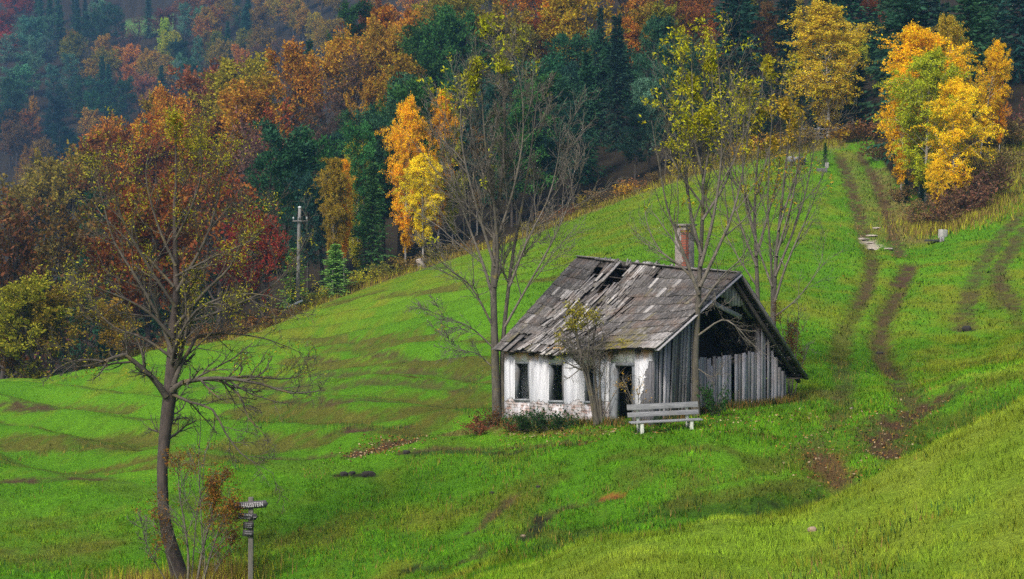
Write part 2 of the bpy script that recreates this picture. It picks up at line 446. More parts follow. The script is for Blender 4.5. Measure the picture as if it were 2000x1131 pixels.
# worn, dry and muddy strips, plus lit and shaded bank edges painted in: (photo polyline, half width m, kind, strength, depth m, nearest distance)
FEAT = [
    ([(1640, 300), (1655, 340), (1668, 380), (1678, 425), (1690, 462)], .62, 'mud', .9, .10, 90),
    ([(1690, 462), (1705, 505), (1700, 545), (1678, 595), (1645, 650), (1640, 700)], .55, 'olive', .9, .16, 50),
    ([(1680, 295), (1708, 345), (1728, 400), (1742, 450), (1762, 500)], .50, 'mud', .9, .10, 90),
    ([(1778, 515), (1755, 565), (1728, 610), (1716, 650), (1725, 690), (1752, 732)], .60, 'olive', .95, .26, 45),
    ([(1778, 515), (1758, 555)], .5, 'mud', 1., .15, 70),
    ([(1850, 755), (1790, 785), (1748, 812), (1722, 845), (1728, 872), (1750, 892)], .55, 'mud', 1., .22, 36),
    ([(1700, 820), (1735, 860)], .5, 'mud', .7, .05, 36),
    ([(1650, 800), (1612, 840), (1592, 875), (1612, 912), (1640, 940), (1660, 965)], .45, 'mud', .55, .10, 35),
    ([(1600, 885), (1625, 925), (1650, 955)], .5, 'leaf', .9, .06, 35),
    ([(1640, 965), (1590, 980), (1540, 990), (1480, 1005)], .55, 'dark', 1., .25, 34),
    ([(1330, 985), (1420, 975), (1500, 960), (1600, 940)], .7, 'olive', .6, 0, 34),
    ([(-30, 945), (60, 947), (150, 943), (190, 938)], .5, 'mud', .95, .05, 40),
    ([(700, 873), (740, 870), (785, 862)], 0.52, 'mud', 1.00, 0.1, 40),
    ([(790, 880), (880, 875), (960, 872), (1060, 868), (1140, 862)], .30, 'mud', .85, .08, 40),
    ([(800, 884), (900, 882), (1000, 884)], .30, 'dark', .7, .05, 40),
    ([(660, 922), (690, 920), (705, 922)], .20, 'dark', 1., .03, 40),
    ([(712, 922), (732, 924)], .16, 'dark', 1., .03, 40),
    ([(672, 842), (705, 838)], 0.53, 'mud', 1.00, 0.1, 40),
    ([(450, 892), (560, 890), (650, 880)], .22, 'mud', .7, .05, 40),
    ([(790, 840), (850, 815), (895, 795), (915, 780), (890, 765)], 1.05, 'olive', 1.00, 0.1, 45),
    ([(15, 790), (60, 800), (100, 803)], 0.69, 'mud', 0.94, 0.1, 45),
    ([(90, 782), (180, 790), (240, 798)], .85, 'olive', .9, 0.1, 45),
    ([(-20, 815), (20, 822), (60, 836)], 0.64, 'mud', 1.00, 0.1, 45),
    ([(150, 850), (230, 848), (300, 852)], 1.09, 'olive', 1.0, 0.1, 45),
    ([(560, 695), (720, 698), (900, 700)], .35, 'mud', .8, .1, 50),
    ([(480, 725), (700, 727), (930, 729)], .35, 'mud', .7, .1, 50),
    ([(440, 757), (650, 759), (920, 760)], .35, 'mud', .7, .1, 50),
    ([(420, 788), (640, 790), (860, 790)], .32, 'mud', .8, .1, 50),
    ([(460, 822), (640, 826), (790, 820)], .30, 'mud', .8, .1, 50),
    ([(0, 905), (250, 915), (420, 905)], .30, 'olive', 1., .1, 40),
    ([(640, 682), (760, 680)], .85, 'olive', .9, 0.1, 50),
    ([(560, 657), (700, 662), (850, 668), (960, 664)], 1.09, 'olive', 1.0, 0.1, 50),
    ([(560, 706), (700, 712), (850, 712), (955, 716)], 1.09, 'olive', 1.0, 0.1, 50),
    ([(480, 740), (700, 742), (950, 742)], 0.95, 'olive', 1.0, 0.1, 50),
    ([(430, 772), (640, 775), (900, 778)], 0.95, 'olive', 1.0, 0.1, 50),
    ([(480, 800), (700, 806), (840, 800)], 0.95, 'olive', 1.0, 0.1, 50),
    ([(0, 862), (300, 870), (620, 858)], 0.95, 'olive', 1.0, 0.1, 40),
    ([(100, 905), (300, 900), (500, 905)], 0.38, 'olive', 1.0, .06, 40),
    ([(660, 590), (720, 575)], 1.89, 'olive', 1.00, 0.1, 90),
    ([(760, 575), (900, 566), (1050, 545), (1110, 540)], 1.16, 'olive', 1.00, 0.1, 70),
    ([(1060, 1005), (1045, 1030), (1020, 1060)], .28, 'dark', .9, .08, 34),
    ([(1200, 972), (1170, 976), (1100, 985), (1050, 1010)], .18, 'mud', .7, .05, 34),
    ([(1180, 970), (1215, 970)], .13, 'rust', .8, .02, 34),
    ([(1752, 732), (1775, 765), (1790, 785)], .5, 'mud', .8, .14, 40),
    ([(1640, 700), (1652, 760), (1640, 810)], .45, 'mud', .6, .08, 40),
    ([(1716, 650), (1722, 690), (1750, 732)], .36, 'mud', .8, .05, 45),
    ([(1755, 565), (1728, 610), (1716, 650)], .36, 'mud', .8, .05, 45),
    ([(1705, 505), (1700, 545), (1678, 595)], .36, 'mud', .8, .05, 45),
    ([(1800, 757), (1880, 730), (2000, 706)], .35, 'lite', .8, 0, 40),  # bright top edge of the shoulder, its light painted into the grass
    ([(990, 1105), (1150, 1040), (1300, 1005), (1400, 998)], .4, 'deep', .55, 0, 34),  # shade behind the near crest, put into the grass colour
    ([(950, 1125), (1150, 1056), (1400, 1015), (1600, 986), (1750, 908), (1880, 845), (2000, 790)], .5, 'lite', .55, 0, 20),  # crest of the near bank painted lighter, as if lit
    ([(1000, 965), (960, 1000), (930, 1030), (895, 1045)], .22, 'mud', .8, .05, 34),
    ([(800, 1108), (870, 1112)], .35, 'dark', .8, .05, 34),
    ([(880, 1110), (930, 1095), (950, 1070)], .25, 'mud', .6, .03, 34),
    ([(-30, 1090), (80, 1085), (180, 1060)], .9, 'leaf', .35, 0, 34),
    ([(30, 1020), (200, 1005)], .9, 'leaf', .25, 0, 34),
    ([(1200, 890), (1300, 880), (1420, 880)], .5, 'olive', .6, .03, 38),
    ([(1995, 415), (1960, 455), (1930, 500), (1900, 555), (1885, 610), (1882, 640)], .55, 'mud', .75, .05, 50),
    ([(2000, 445), (1975, 490), (1950, 530), (1962, 570), (1985, 600)], .55, 'mud', .8, .05, 50),
    ([(1940, 540), (1945, 600)], .5, 'olive', .8, .03, 50),
    ([(1880, 640), (1892, 642)], .3, 'dark', 1., .02, 50),
    ([(1975, 590), (1995, 640)], .35, 'olive', .8, .02, 50),
    ([(1690, 462), (1700, 470), (1712, 478)], .5, 'pale', 1., 0, 80),
    ([(1715, 330), (1745, 400), (1765, 450), (1800, 470)], 1.3, 'straw', .8, 0, 90),
    ([(1830, 425), (1880, 415), (1925, 390), (1958, 350), (1985, 300)], 2.2, 'straw', .95, 0, 90),
    ([(1660, 300), (1700, 400), (1728, 470)], 1.0, 'straw', .5, 0, 90),
    ([(880, 845), (930, 838), (980, 838)], .5, 'straw', .8, 0, 40),
    ([(985, 845), (1080, 843), (1180, 846)], .35, 'leaf', .6, 0, 40),
    ([(1765, 885), (1800, 850), (1860, 815), (1930, 785), (2000, 760)], 1.0, 'deep', .45, 0, 42),  # shaded face of the second bank, painted as darker grass
    ([(1760, 830), (1800, 790), (1880, 755), (2000, 725)], .5, 'deep', .3, 0, 40),  # shading painted just under the shoulder edge
    ([(1300, 1000), (1400, 1000), (1480, 985), (1560, 965)], .8, 'deep', .9, 0, 34),
    ([(1275, 850), (1400, 820), (1520, 795), (1600, 770)], .4, 'dark', .25, 0, 40),
    ([(1560, 775), (1610, 765)], .8, 'straw', .6, 0, 45),
]
_feat = []
for pl, hw, kind, st_, dep, dmin in FEAT:
    _feat.append((np.array([hit(a, b, dmin) for a, b in pl]), hw, kind, st_, dep))
# the dry strip along the forest edge
_ep = np.array([(((p - 1000) / F) * (d - 1.2), d - 1.2) for p, d in zip(np.arange(380, 1640, 40), np.interp(np.arange(380, 1640, 40), EDGE_PX, EDGE_D))])
_feat.append((_ep, 1.6, 'straw', .9, 0.0))

def features(x, y):
    """masks of each kind of wear and painted bank light or shade at ground points, and the depth worn away"""
    out = {k: np.zeros(len(x)) for k in ('mud', 'olive', 'dark', 'leaf', 'rust', 'straw', 'pale', 'deep', 'lite')}
    carve = np.zeros(len(x))
    for pts, hw, kind, st_, dep in _feat:
        m = hw * 2.6
        sel = np.where((x > pts[:, 0].min() - m) & (x < pts[:, 0].max() + m) & (y > pts[:, 1].min() - m) & (y < pts[:, 1].max() + m))[0]
        if not len(sel): continue
        X = np.stack([x[sel], y[sel]], -1); best = np.full(len(sel), 1e9)
        for a, b in zip(pts[:-1], pts[1:]):
            ab = b - a; t = np.clip(((X - a) @ ab) / max(ab @ ab, 1e-9), 0, 1)
            best = np.minimum(best, np.linalg.norm(X - a - t[:, None] * ab, axis=1))
        rag = fbm(X[:, 0] * 2.2 / max(hw, .35), X[:, 1] * 2.2 / max(hw, .35), 31, 3)
        d = best / hw + (rag - .5) * 1.5
        prof = 1 - sm(.35, 1.25, d)
        out[kind][sel] = np.maximum(out[kind][sel], prof * st_)
        carve[sel] = np.maximum(carve[sel], dep * (1 - sm(.2, 1.6, best / hw)))
    return out, carve

def ground(x, y, feat=None):
    x = np.atleast_1d(np.asarray(x, float)); y = np.atleast_1d(np.asarray(y, float))
    z = zbase(x, y)
    if feat is None: feat = features(x, y)
    far = sm(100, 180, y)
    hs = np.exp(-(((x - 3.0) / 8) ** 2 + ((y - 48.0) / 6) ** 2))
    z = z + (fbm(x / 5, y / 5, 3, 3) - .5) * .45 * (1 - .9 * hs) + (fbm(x / 1.1, y / 1.1, 9, 3) - .5) * .13 * (1 - far)
    # old ploughing terraces that follow the slope on the left
    lf = (1 - sm(-.03, .03, x / y)) * sm(44, 56, y) * (1 - sm(105, 125, y))
    z = z + lf * .20 * np.sin((y + 1.2 * x) * 1.1 + 3.5 * fbm(x / 25, y / 25, 5, 2))
    # a flat pad under the cottage
    return z - feat[1]

C = {k: np.array(v) for k, v in dict(
    bright=(.082, .220, .008), fresh=(.108, .268, .010), yel=(.240, .245, .020), olive=(.105, .110, .018), deep=(.040, .095, .007),
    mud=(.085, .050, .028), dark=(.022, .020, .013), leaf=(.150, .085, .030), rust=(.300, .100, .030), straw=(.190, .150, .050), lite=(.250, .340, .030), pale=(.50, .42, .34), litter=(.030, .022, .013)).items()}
def ground_color(x, y, feat=None):
    if feat is None: feat = features(x, y)
    f = feat[0]; u = x / y
    n1 = fbm(x / 7, y / 7, 11, 4)[:, None]; n2 = fbm(x / 1.6, y / 2.4, 12, 4)[:, None]; n3 = fbm(x / 20, y / 26, 13, 3)[:, None]; n4 = fbm(x / .45, y / .6, 14, 2)[:, None]
    c = C['bright'] + (C['fresh'] - C['bright']) * sm(.35, .65, n1)
    c = c + (C['yel'] - c) * (sm(.47, .72, n3 * .5 + n2 * .5) * .75)
    c = c + (C['deep'] - c) * (sm(.54, .74, n2 * .6 + n4 * .4) * .36)
    # near bank and the far end of the field are drier, more yellow
    nearb = ((1 - sm(28, 34, y)) * sm(-.06, .04, u))[:, None]
    c = c + (C['lite'] * .95 - c) * nearb * (.62 + .3 * sm(.42, .70, n2))
    lowl = ((1 - sm(38, 47, y)) * (1 - sm(-.02, .06, u)))[:, None]
    c = c + (C['olive'] - c) * lowl * .45 * sm(.42, .62, n1 * .5 + n2 * .5)
    farf = (sm(78, 125, y) * (1 - sm(.12, .22, u)))[:, None]
    c = c + (C['yel'] * .8 - c) * farf * .30
    mid = (sm(34, 37, y) * (1 - sm(43, 50, y)) * sm(-.02, .04, u))[:, None]
    c = c + (C['olive'] - c) * mid * .6 * sm(.42, .62, n2)
    for k in ('lite', 'deep', 'olive', 'straw', 'leaf', 'mud', 'rust', 'dark', 'pale'):
        m = (f[k] * (np.clip(-.08 + 2.1 * n4[:, 0], 0, 1) if k in ('mud', 'dark') else np.clip(.35 + 1.3 * n4[:, 0], 0, 1)))[:, None]
        c = c + (C[k] * (.7 + .6 * n4) - c) * np.clip(m, 0, 1)
    tr = ((1 - sm(-.04, .02, u)) * sm(42, 54, y) * (1 - sm(100, 120, y)) * sm(.66, .92, np.sin((y + 1.2 * x) * 1.1 + 3.5 * fbm(x / 25, y / 25, 5, 2) - 1.3) * .5 + .5) * sm(.32, .50, fbm((x - .8 * y) / 9, (y + 1.2 * x) / 3, 15, 3)))[:, None]
    c = c + ((C['olive'] * .55 + C['mud'] * .4) - c) * tr * .52
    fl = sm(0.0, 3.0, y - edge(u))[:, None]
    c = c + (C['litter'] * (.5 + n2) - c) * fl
    # a clearing on the far hill
    clr = ((np.abs(u + .223) < .015) & (np.abs(y - 655) < 13))[:, None]
    c = np.where(clr, np.array((.10, .20, .05)), c)
    return c

def build_ground():
    us = np.concatenate([np.linspace(-.75, -.345, 40)[:-1], np.linspace(-.345, .345, 620), np.linspace(.345, .75, 40)[1:]])
    ld = np.concatenate([np.linspace(math.log(2.5), math.log(16), 40)[:-1], np.linspace(math.log(16), math.log(56), 330)[:-1], np.linspace(math.log(56), math.log(150), 230)[:-1], np.linspace(math.log(150), math.log(900), 110)])
    D = np.exp(ld)
    U, DD = np.meshgrid(us, D)
    x = (U * DD).ravel(); y = DD.ravel()
    ft = features(x, y)
    z = ground(x, y, ft)
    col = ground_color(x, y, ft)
    nc = len(us); nr = len(D)
    i = (np.arange(nr - 1)[:, None] * nc + np.arange(nc - 1)[None]).ravel()
    Fq = np.stack([i, i + 1, i + nc + 1, i + nc], -1)
    me = mesh_np('meadow_ground', np.stack([x, y, z], -1), [Fq], {'Col': col}, smooth=True)
    m, n, l, b = new_mat('meadow')
    c = attr(n, 'Col').outputs['Color']
    vec = mapped(n, l)
    n1 = noise(n, l, vec, 9, 6, .7); n2 = noise(n, l, vec, 40, 4, .7)
    k = mathn(n, l, 'ADD', mathn(n, l, 'MULTIPLY', n1, .9), mathn(n, l, 'MULTIPLY', n2, .9))
    c = mixc(n, l, 1.0, c, ramp(n, l, k, [(.55, (.45, .45, .45)), (.9, (.95, .95, .95)), (1.0, (1.3, 1.3, 1.15))]).outputs[0], 'MULTIPLY')
    l.new(c, b.inputs['Base Color']); b.inputs['Roughness'].default_value = .95; b.inputs['Specular IOR Level'].default_value = .1
    bump(n, l, k, b, .8, .10)
    o = link('meadow_ground', me, None, m)
    tag(o, 'rolling green meadow hillside with worn tracks below the forest', None, None, 'structure')
build_ground()

def blades(name, umin, umax, d0, d1, dens, wid, h0, h1, seed, label, straw_only=False):
    g = rng_(seed)
    area = (umax - umin) * (d1 ** 2 - d0 ** 2) / 2
    n = int(area * dens)
    D = np.sqrt(d0 ** 2 + (d1 ** 2 - d0 ** 2) * g.random(n)); u = umin + (umax - umin) * g.random(n)
    x, y = u * D, D
    # blades stand in tufts
    x = x + g.normal(0, .03, n); y = y + g.normal(0, .03, n)
    ft = features(x, y); f = ft[0]
    bare = np.clip(f['mud'] + f['dark'] + f['rust'] + f['pale'] + .5 * f['leaf'], 0, 1)
    keep = (g.random(n) > bare * .93) & (y < edge(x / y) + 1.0)
    tuft = fbm(x / .35, y / .35, 55, 2)
    keep &= g.random(n) < .25 + 1.3 * sm(.3, .65, tuft)
    x, y, u, D, tuft = x[keep], y[keep], (x / y)[keep], D[keep], tuft[keep]
    f = {k: v[keep] for k, v in f.items()}
    lx = (x - 3.95) * -.7071 + (y - 46) * .7071; ly = (x - 3.95) * .7071 + (y - 46) * .7071
    inside = (lx > .02) & (lx < 5.8) & (ly > .02) & (ly < 6.4)
    k2 = ~inside
    x, y, u, D, tuft = x[k2], y[k2], u[k2], D[k2], tuft[k2]
    f = {k: v[k2] for k, v in f.items()}
    n = len(x)
    ft2 = (f, ground_depth(x, y))
    z = ground(x, y, ft2)
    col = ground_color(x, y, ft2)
    long_ = 1 + 1.0 * f['straw'] + .5 * sm(.55, .8, fbm(x / 2.5, y / 2.5, 66, 3))
    lf = (1 - sm(-.02, .03, x / y)) * sm(43, 52, y)
    h = (h0 + (h1 - h0) * g.random(n)) * (.55 + .9 * tuft) * long_ * (1 - .6 * lf)
    col = col * (.78 + .5 * g.random((n, 1))) * (1 + (1 - .75 * sm(38, 75, y)) * (.55 + .45 * sm(28, 34, y)) * (-.36 + .75 * sm(.25, .75, fbm(x / .22, y / .3, 71, 2))))[:, None] * (1 + (1 - .7 * sm(40, 80, y)) * (-.28 + .58 * sm(.3, .7, fbm(x / .9, y / 1.3, 72, 2))))[:, None]
    dry = g.random(n) < .08 + .25 * sm(.5, .7, fbm(x / 3, y / 3, 67, 3))
    col[dry] = col[dry] * .55 + C['yel'] * .55
    a = g.random(n) * 2 * math.pi
    sx, sy = np.cos(a) * wid * .5, np.sin(a) * wid * .5
    b_ = g.random(n) * 2 * math.pi; ln = h * (.2 + .6 * g.random(n))
    base = np.stack([x, y, z - .02], -1)
    V = np.stack([base + np.stack([sx, sy, 0 * sx], -1), base - np.stack([sx, sy, 0 * sx], -1), base + np.stack([np.cos(b_) * ln, np.sin(b_) * ln, h], -1)], 1).reshape(-1, 3)
    me = mesh_np(name, V, [np.arange(3 * n).reshape(n, 3)], {'Col': np.repeat(col, 3, 0)})
    return tag(link(name, me, None, BLADE), label, None, None, 'stuff')

def ground_depth(x, y):
    return features(x, y)[1]

def blade_mat():
    m, n, l, b = new_mat('grass_blades'); n.remove(b)
    c = attr(n, 'Col').outputs['Color']
    d = n.new('ShaderNodeBsdfDiffuse'); t = n.new('ShaderNodeBsdfTranslucent'); mx = n.new('ShaderNodeMixShader'); mx.inputs[0].default_value = .4
    hs = N(n, 'ShaderNodeHueSaturation', Value=1.35); l.new(c, hs.inputs['Color'])
    l.new(hs.outputs[0], d.inputs[0]); l.new(hs.outputs[0], t.inputs[0])
    # blades take the light of the turf they stand in
    nm = N(n, 'ShaderNodeCombineXYZ', X=0.0, Y=-.25, Z=1.0)
    l.new(nm.outputs[0], d.inputs['Normal'])
    l.new(d.outputs[0], mx.inputs[1]); l.new(t.outputs[0], mx.inputs[2]); l.new(mx.outputs[0], n['Material Output'].inputs[0])
    return m
BLADE = blade_mat()
blades('near_grass', -.34, .34, 16.5, 33, 620, .011, .05, .13, 101, 'short yellowish green grass on the near bank')
blades('middle_grass', -.34, .34, 33, 66, 300, .020, .05, .14, 102, 'bright green grass around the cottage and the lone tree')
blades('far_grass', -.34, .34, 66, 150, 42, .055, .06, .15, 103, 'green grass of the upper meadow below the forest')

# ---------------------------------------------------------------- the cottage
M_SHINGLE = wood_mat('weathered_shingle', (.030, .028, .027), (.125, .115, .110), (.42, .40, .39), (.17, .105, .07), (14, 3, 14), moss=(.20, .17, .015))
M_BOARD = wood_mat('grey_barn_board', (.045, .043, .047), (.210, .205, .220), (.44, .43, .46), (.17, .12, .09), (26, 26, 1.6))
M_BEAM = wood_mat('dark_beam', (.02, .017, .015), (.075, .065, .058), (.17, .15, .14), (.07, .045, .03), (12, 12, 12))
M_FRAME = wood_mat('bluish_frame_wood', (.06, .07, .08), (.17, .185, .205), (.34, .36, .38), (.15, .12, .09), (30, 30, 2))
M_INSIDE = flat_mat('dark_interior', (.022, .018, .015), .95, 4, .5)  # dark wood, coloured near-black so the rooms behind the openings read dark

def plaster_mat():
    m, n, l, b = new_mat('flaking_plaster')
    tc = n.new('ShaderNodeTexCoord'); vec = tc.outputs['Object']
    sp = n.new('ShaderNodeSeparateXYZ'); l.new(vec, sp.inputs[0])
    x, z = sp.outputs['X'], sp.outputs['Z']
    zz = mathn(n, l, 'SUBTRACT', z, mathn(n, l, 'MULTIPLY', x, .05))
    big = noise(n, l, vec, 1.3, 5, .6); med = noise(n, l, vec, 5, 6, .65); fine = noise(n, l, vec, 30, 6, .7)
    streak = noise(n, l, mapped(n, l, (7, 7, .5)), 1.0, 5, .65)
    c = ramp(n, l, streak, [(.30, (.34, .34, .36)), (.46, (.50, .51, .54)), (.7, (.66, .67, .70))]).outputs[0]
    # rusty water stains hang below the eave
    st = mathn(n, l, 'ADD', mathn(n, l, 'MULTIPLY', mathn(n, l, 'SUBTRACT', zz, 2.05), 1.6), mathn(n, l, 'MULTIPLY', noise(n, l, mapped(n, l, (3.5, 3.5, .8)), 1.0, 4), 1.2))
    c = mixc(n, l, ramp(n, l, st, [(.34, (0, 0, 0)), (.72, (.9, .9, .9))]).outputs[0], c, (.42, .23, .07))
    # plinth where the render has fallen: whitewashed brick courses
    br = n.new('ShaderNodeTexBrick'); mp = n.new('ShaderNodeMapping'); mp.inputs['Rotation'].default_value = (math.radians(90), 0, 0)
    l.new(vec, mp.inputs[0]); l.new(mp.outputs[0], br.inputs['Vector'])
    for k, v in dict(Scale=1.0).items(): br.inputs[k].default_value = v
    br.inputs['Brick Width'].default_value = .30; br.inputs['Row Height'].default_value = .085; br.inputs['Mortar Size'].default_value = .012
    br.inputs['Color1'].default_value = (.34, .22, .18, 1); br.inputs['Color2'].default_value = (.42, .37, .35, 1); br.inputs['Mortar'].default_value = (.06, .05, .045, 1)
    bc = mixc(n, l, ramp(n, l, med, [(.44, (0, 0, 0)), (.58, (.9, .9, .9))]).outputs[0], br.outputs['Color'], (.56, .55, .57))
    lim = mathn(n, l, 'ADD', zz, mathn(n, l, 'ADD', mathn(n, l, 'MULTIPLY', big, -.9), mathn(n, l, 'MULTIPLY', med, -.35)))
    mk = ramp(n, l, lim, [(.0, (1, 1, 1)), (.025, (0, 0, 0))]).outputs[0]
    c = mixc(n, l, mk, c, bc)
    # right end: bare grey boards where the render has come away
    rt = mathn(n, l, 'ADD', mathn(n, l, 'MULTIPLY', x, 1.0), mathn(n, l, 'ADD', mathn(n, l, 'MULTIPLY', zz, -.28), mathn(n, l, 'ADD', mathn(n, l, 'MULTIPLY', med, .5), .80)))
    rk = ramp(n, l, rt, [(.42, (0, 0, 0)), (.45, (1, 1, 1))]).outputs[0]
    rk2 = mathn(n, l, 'MULTIPLY', rk, mathn(n, l, 'LESS_THAN', zz, 1.85))
    wd = ramp(n, l, noise(n, l, mapped(n, l, (22, 22, 1.2)), 1.0, 6, .7), [(.3, (.03, .03, .035)), (.7, (.2, .2, .22))]).outputs[0]
    c = mixc(n, l, rk2, c, wd)
    # dirt splash and pits
    c = mixc(n, l, ramp(n, l, fine, [(.64, (0, 0, 0)), (.72, (.5, .5, .5))]).outputs[0], c, (.16, .15, .14))
    l.new(c, b.inputs['Base Color']); b.inputs['Roughness'].default_value = .95
    h = mathn(n, l, 'ADD', mathn(n, l, 'MULTIPLY', mk, -1.2), mathn(n, l, 'ADD', mathn(n, l, 'MULTIPLY', rk2, -1.4), mathn(n, l, 'MULTIPLY', mathn(n, l, 'ADD', fine, med), .45)))
    bump(n, l, h, b, .8, .03)
    return m
M_PLASTER = plaster_mat()

def chimney_mat():
    m, n, l, b = new_mat('chimney_render')
    tc = n.new('ShaderNodeTexCoord'); vec = tc.outputs['Object']
    sp = n.new('ShaderNodeSeparateXYZ'); l.new(vec, sp.inputs[0])
    med = noise(n, l, vec, 6, 6, .65)
    br = n.new('ShaderNodeTexBrick')
    cb = n.new('ShaderNodeCombineXYZ'); l.new(mathn(n, l, 'ADD', sp.outputs['X'], sp.outputs['Y']), cb.inputs[0]); l.new(sp.outputs['Z'], cb.inputs[1]); l.new(cb.outputs[0], br.inputs['Vector'])
    br.inputs['Scale'].default_value = 1.0; br.inputs['Brick Width'].default_value = .2; br.inputs['Row Height'].default_value = .075; br.inputs['Mortar Size'].default_value = .012
    br.inputs['Color1'].default_value = (.30, .075, .04, 1); br.inputs['Color2'].default_value = (.20, .06, .035, 1); br.inputs['Mortar'].default_value = (.10, .08, .07, 1)
    pl = ramp(n, l, med, [(.3, (.15, .13, .12)), (.55, (.26, .225, .21)), (.75, (.36, .32, .30))]).outputs[0]
    # bricks laid bare along the corner that faces down the slope
    d = mathn(n, l, 'ADD', mathn(n, l, 'ABSOLUTE', mathn(n, l, 'SUBTRACT', sp.outputs['X'], -1.80)), mathn(n, l, 'ABSOLUTE', mathn(n, l, 'SUBTRACT', sp.outputs['Y'], 3.77)))
    d = mathn(n, l, 'ADD', d, mathn(n, l, 'MULTIPLY', mathn(n, l, 'SUBTRACT', med, .5), .35))
    d = mathn(n, l, 'ADD', d, mathn(n, l, 'MULTIPLY', mathn(n, l, 'GREATER_THAN', sp.outputs['Z'], 5.62), 1.0))
    mk = ramp(n, l, d, [(.17, (1, 1, 1)), (.19, (0, 0, 0))]).outputs[0]
    l.new(mixc(n, l, mk, pl, br.outputs['Color']), b.inputs['Base Color']); b.inputs['Roughness'].default_value = .95
    bump(n, l, mathn(n, l, 'ADD', mathn(n, l, 'MULTIPLY', mk, -1.0), med), b, .8, .03)
    return m

C0 = (3.95, 46.0, -4.82)
cot = thing('ruined_cottage', C0, 'derelict whitewashed cottage with sagging shingle roof and grey board barn end', 'cottage', rz=math.radians(-45))
def shear(V):
    V = V.copy(); V[:, 2] += .05 * V[:, 0]; return V

E0, E1 = np.array((-6.12, -.25, 1.89)), np.array((.40, -.25, 2.21))
R0, R1 = np.array((-6.12, 3.6, 4.76)), np.array((.40, 3.6, 4.29))
B0, B1 = np.array((-6.12, 6.98, .92)), np.array((.40, 6.98, 1.02))
def slope_pt(e0, e1, r0, r1, a, b, sag=.24):
    a, b = np.asarray(a, float)[..., None], np.asarray(b, float)[..., None]
    p = (e0 * (1 - a) + e1 * a) * (1 - b) + (r0 * (1 - a) + r1 * a) * b
    s = -sag * np.sin(math.pi * np.clip(a, 0, 1) ** .8) * (.17 + np.sin(math.pi * np.clip(b, 0, 1))) - .06 * np.exp(-((a - .37) / .10) ** 2) * (1 - b) * 2
    w_ = .05 * (vnoise(a[..., 0] * 9, b[..., 0] * 5, 77)[..., None] - .5)
    return p + np.concatenate([0 * s, 0 * s, s + w_], -1)

HOLES = [(.315, .90, .045, .09), (.30, .76, .04, .05), (.18, .90, .03, .05), (.10, .14, .035, .035), (.47, .26, .018, .06), (.385, .42, .012, .05), (.62, .33, .012, .03), (.55, .93, .02, .03)]
def hole(a, b):
    return any(abs(a - ha) < wa and abs(b - hb) < wb for ha, hb, wa, wb in HOLES)

def shingles(name, e0, e1, r0, r1, nc, seed, wear):
    g = random.Random(seed); mb = MB(); moss = []
    width = np.linalg.norm(e1 - e0)
    for j in range(nc):
        a = -.004
        while a < 1.0:
            bc = (j + .4) / nc
            dmg = wear and .13 + .04 * math.sin(9 * bc) < a < (.56 - .06 * bc + .05 * math.sin(14 * bc))
            wd = (g.uniform(.045, .12) if dmg else g.uniform(.10, .20)) / width
            a1 = min(a + wd, 1.006)
            am = (a + a1) / 2
            slip = g.gauss(0, .022) if dmg else g.gauss(0, .004)
            b0 = j / nc - .012 + slip
            b1 = min(b0 + (g.uniform(1.2, 2.2) if dmg else 2.05) / nc, 1.012 + (g.random() * .03 if dmg else 0))
            drop = (dmg and g.random() < .10) or (wear and (hole(am, b0 + .5 / nc) or hole(am, b0 + 1.2 / nc)))
            if not drop:
                tw = g.gauss(0, .010) if dmg else g.gauss(0, .0012)
                gap = .0006
                q = slope_pt(e0, e1, r0, r1, np.array([a + gap, a1 - gap, a1 - gap + tw, a + gap + tw]), np.array([b0, b0, b1, b1]))
                nz = np.cross(q[1] - q[0], q[3] - q[0]); nz = nz / np.linalg.norm(nz)
                if nz[2] < 0: nz = -nz
                lo = .066 + abs(g.gauss(0, .025 if dmg else .006)); hi = .012 + (abs(g.gauss(0, .012)) if dmg else 0)
                th = .024
                base = [q[0] + nz * lo, q[1] + nz * (lo + g.gauss(0, .01 if dmg else .002)), q[2] + nz * hi, q[3] + nz * hi]
                v = g.gauss(.58 if dmg else .44, .20 if dmg else .09)
                if g.random() < (.09 if dmg else .03): v += .55
                if j <= 1 and a > .9: v += .35
                mb.hexa(base + [p + nz * th for p in base], v)
                ms = max(0, 1 - abs(am - .76) / .15) * max(0, 1 - bc / .30)
                moss += [min(1.0, 1.6 * ms) + (.25 if g.random() < .06 else 0)] * 8
            a = a1
    V = np.concatenate(mb.V)
    me = mesh_np(name, V, [np.array(f) for f in mb.F.values()], {'v': np.concatenate(mb.A), 'moss': np.array(moss)})
    return link(name, me, cot, M_SHINGLE)
fr = shingles('front_roof', E0, E1, R0, R1, 10, 3, True)
fr['label'] = 'sagging shingle slope with holes, slipped boards and a mossy eave'
shingles('rear_roof', B1, B0, R1, R0, 9, 4, False)

mb = MB()          # battens and rafters under the shingles
for k in range(13):
    for e0, e1, r0, r1 in ((E0, E1, R0, R1), (B0, B1, R0, R1)):
        b = (k + .5) / 13
        for a0 in np.arange(0.02, .98, .12):
            p, q = slope_pt(e0, e1, r0, r1, np.array([a0, min(a0 + .119, .985)]), np.array([b, b]))
            mb.bar(p - np.array((0, 0, .05)), q - np.array((0, 0, .05)), .06, .03, val=.3)
for a in (.09, .22, .35, .48, .61, .74, .87):
    for e0, e1, r0, r1 in ((E0, E1, R0, R1), (B0, B1, R0, R1)):
        P = slope_pt(e0, e1, r0, r1, np.full(5, a), np.linspace(.03, .985, 5)) - np.array((0, 0, .15))
        for p, q in zip(P[:-1], P[1:]): mb.bar(p, q, .09, .12, (1, 0, 0), val=.3)
mb.build('roof_frame', M_BEAM, cot)
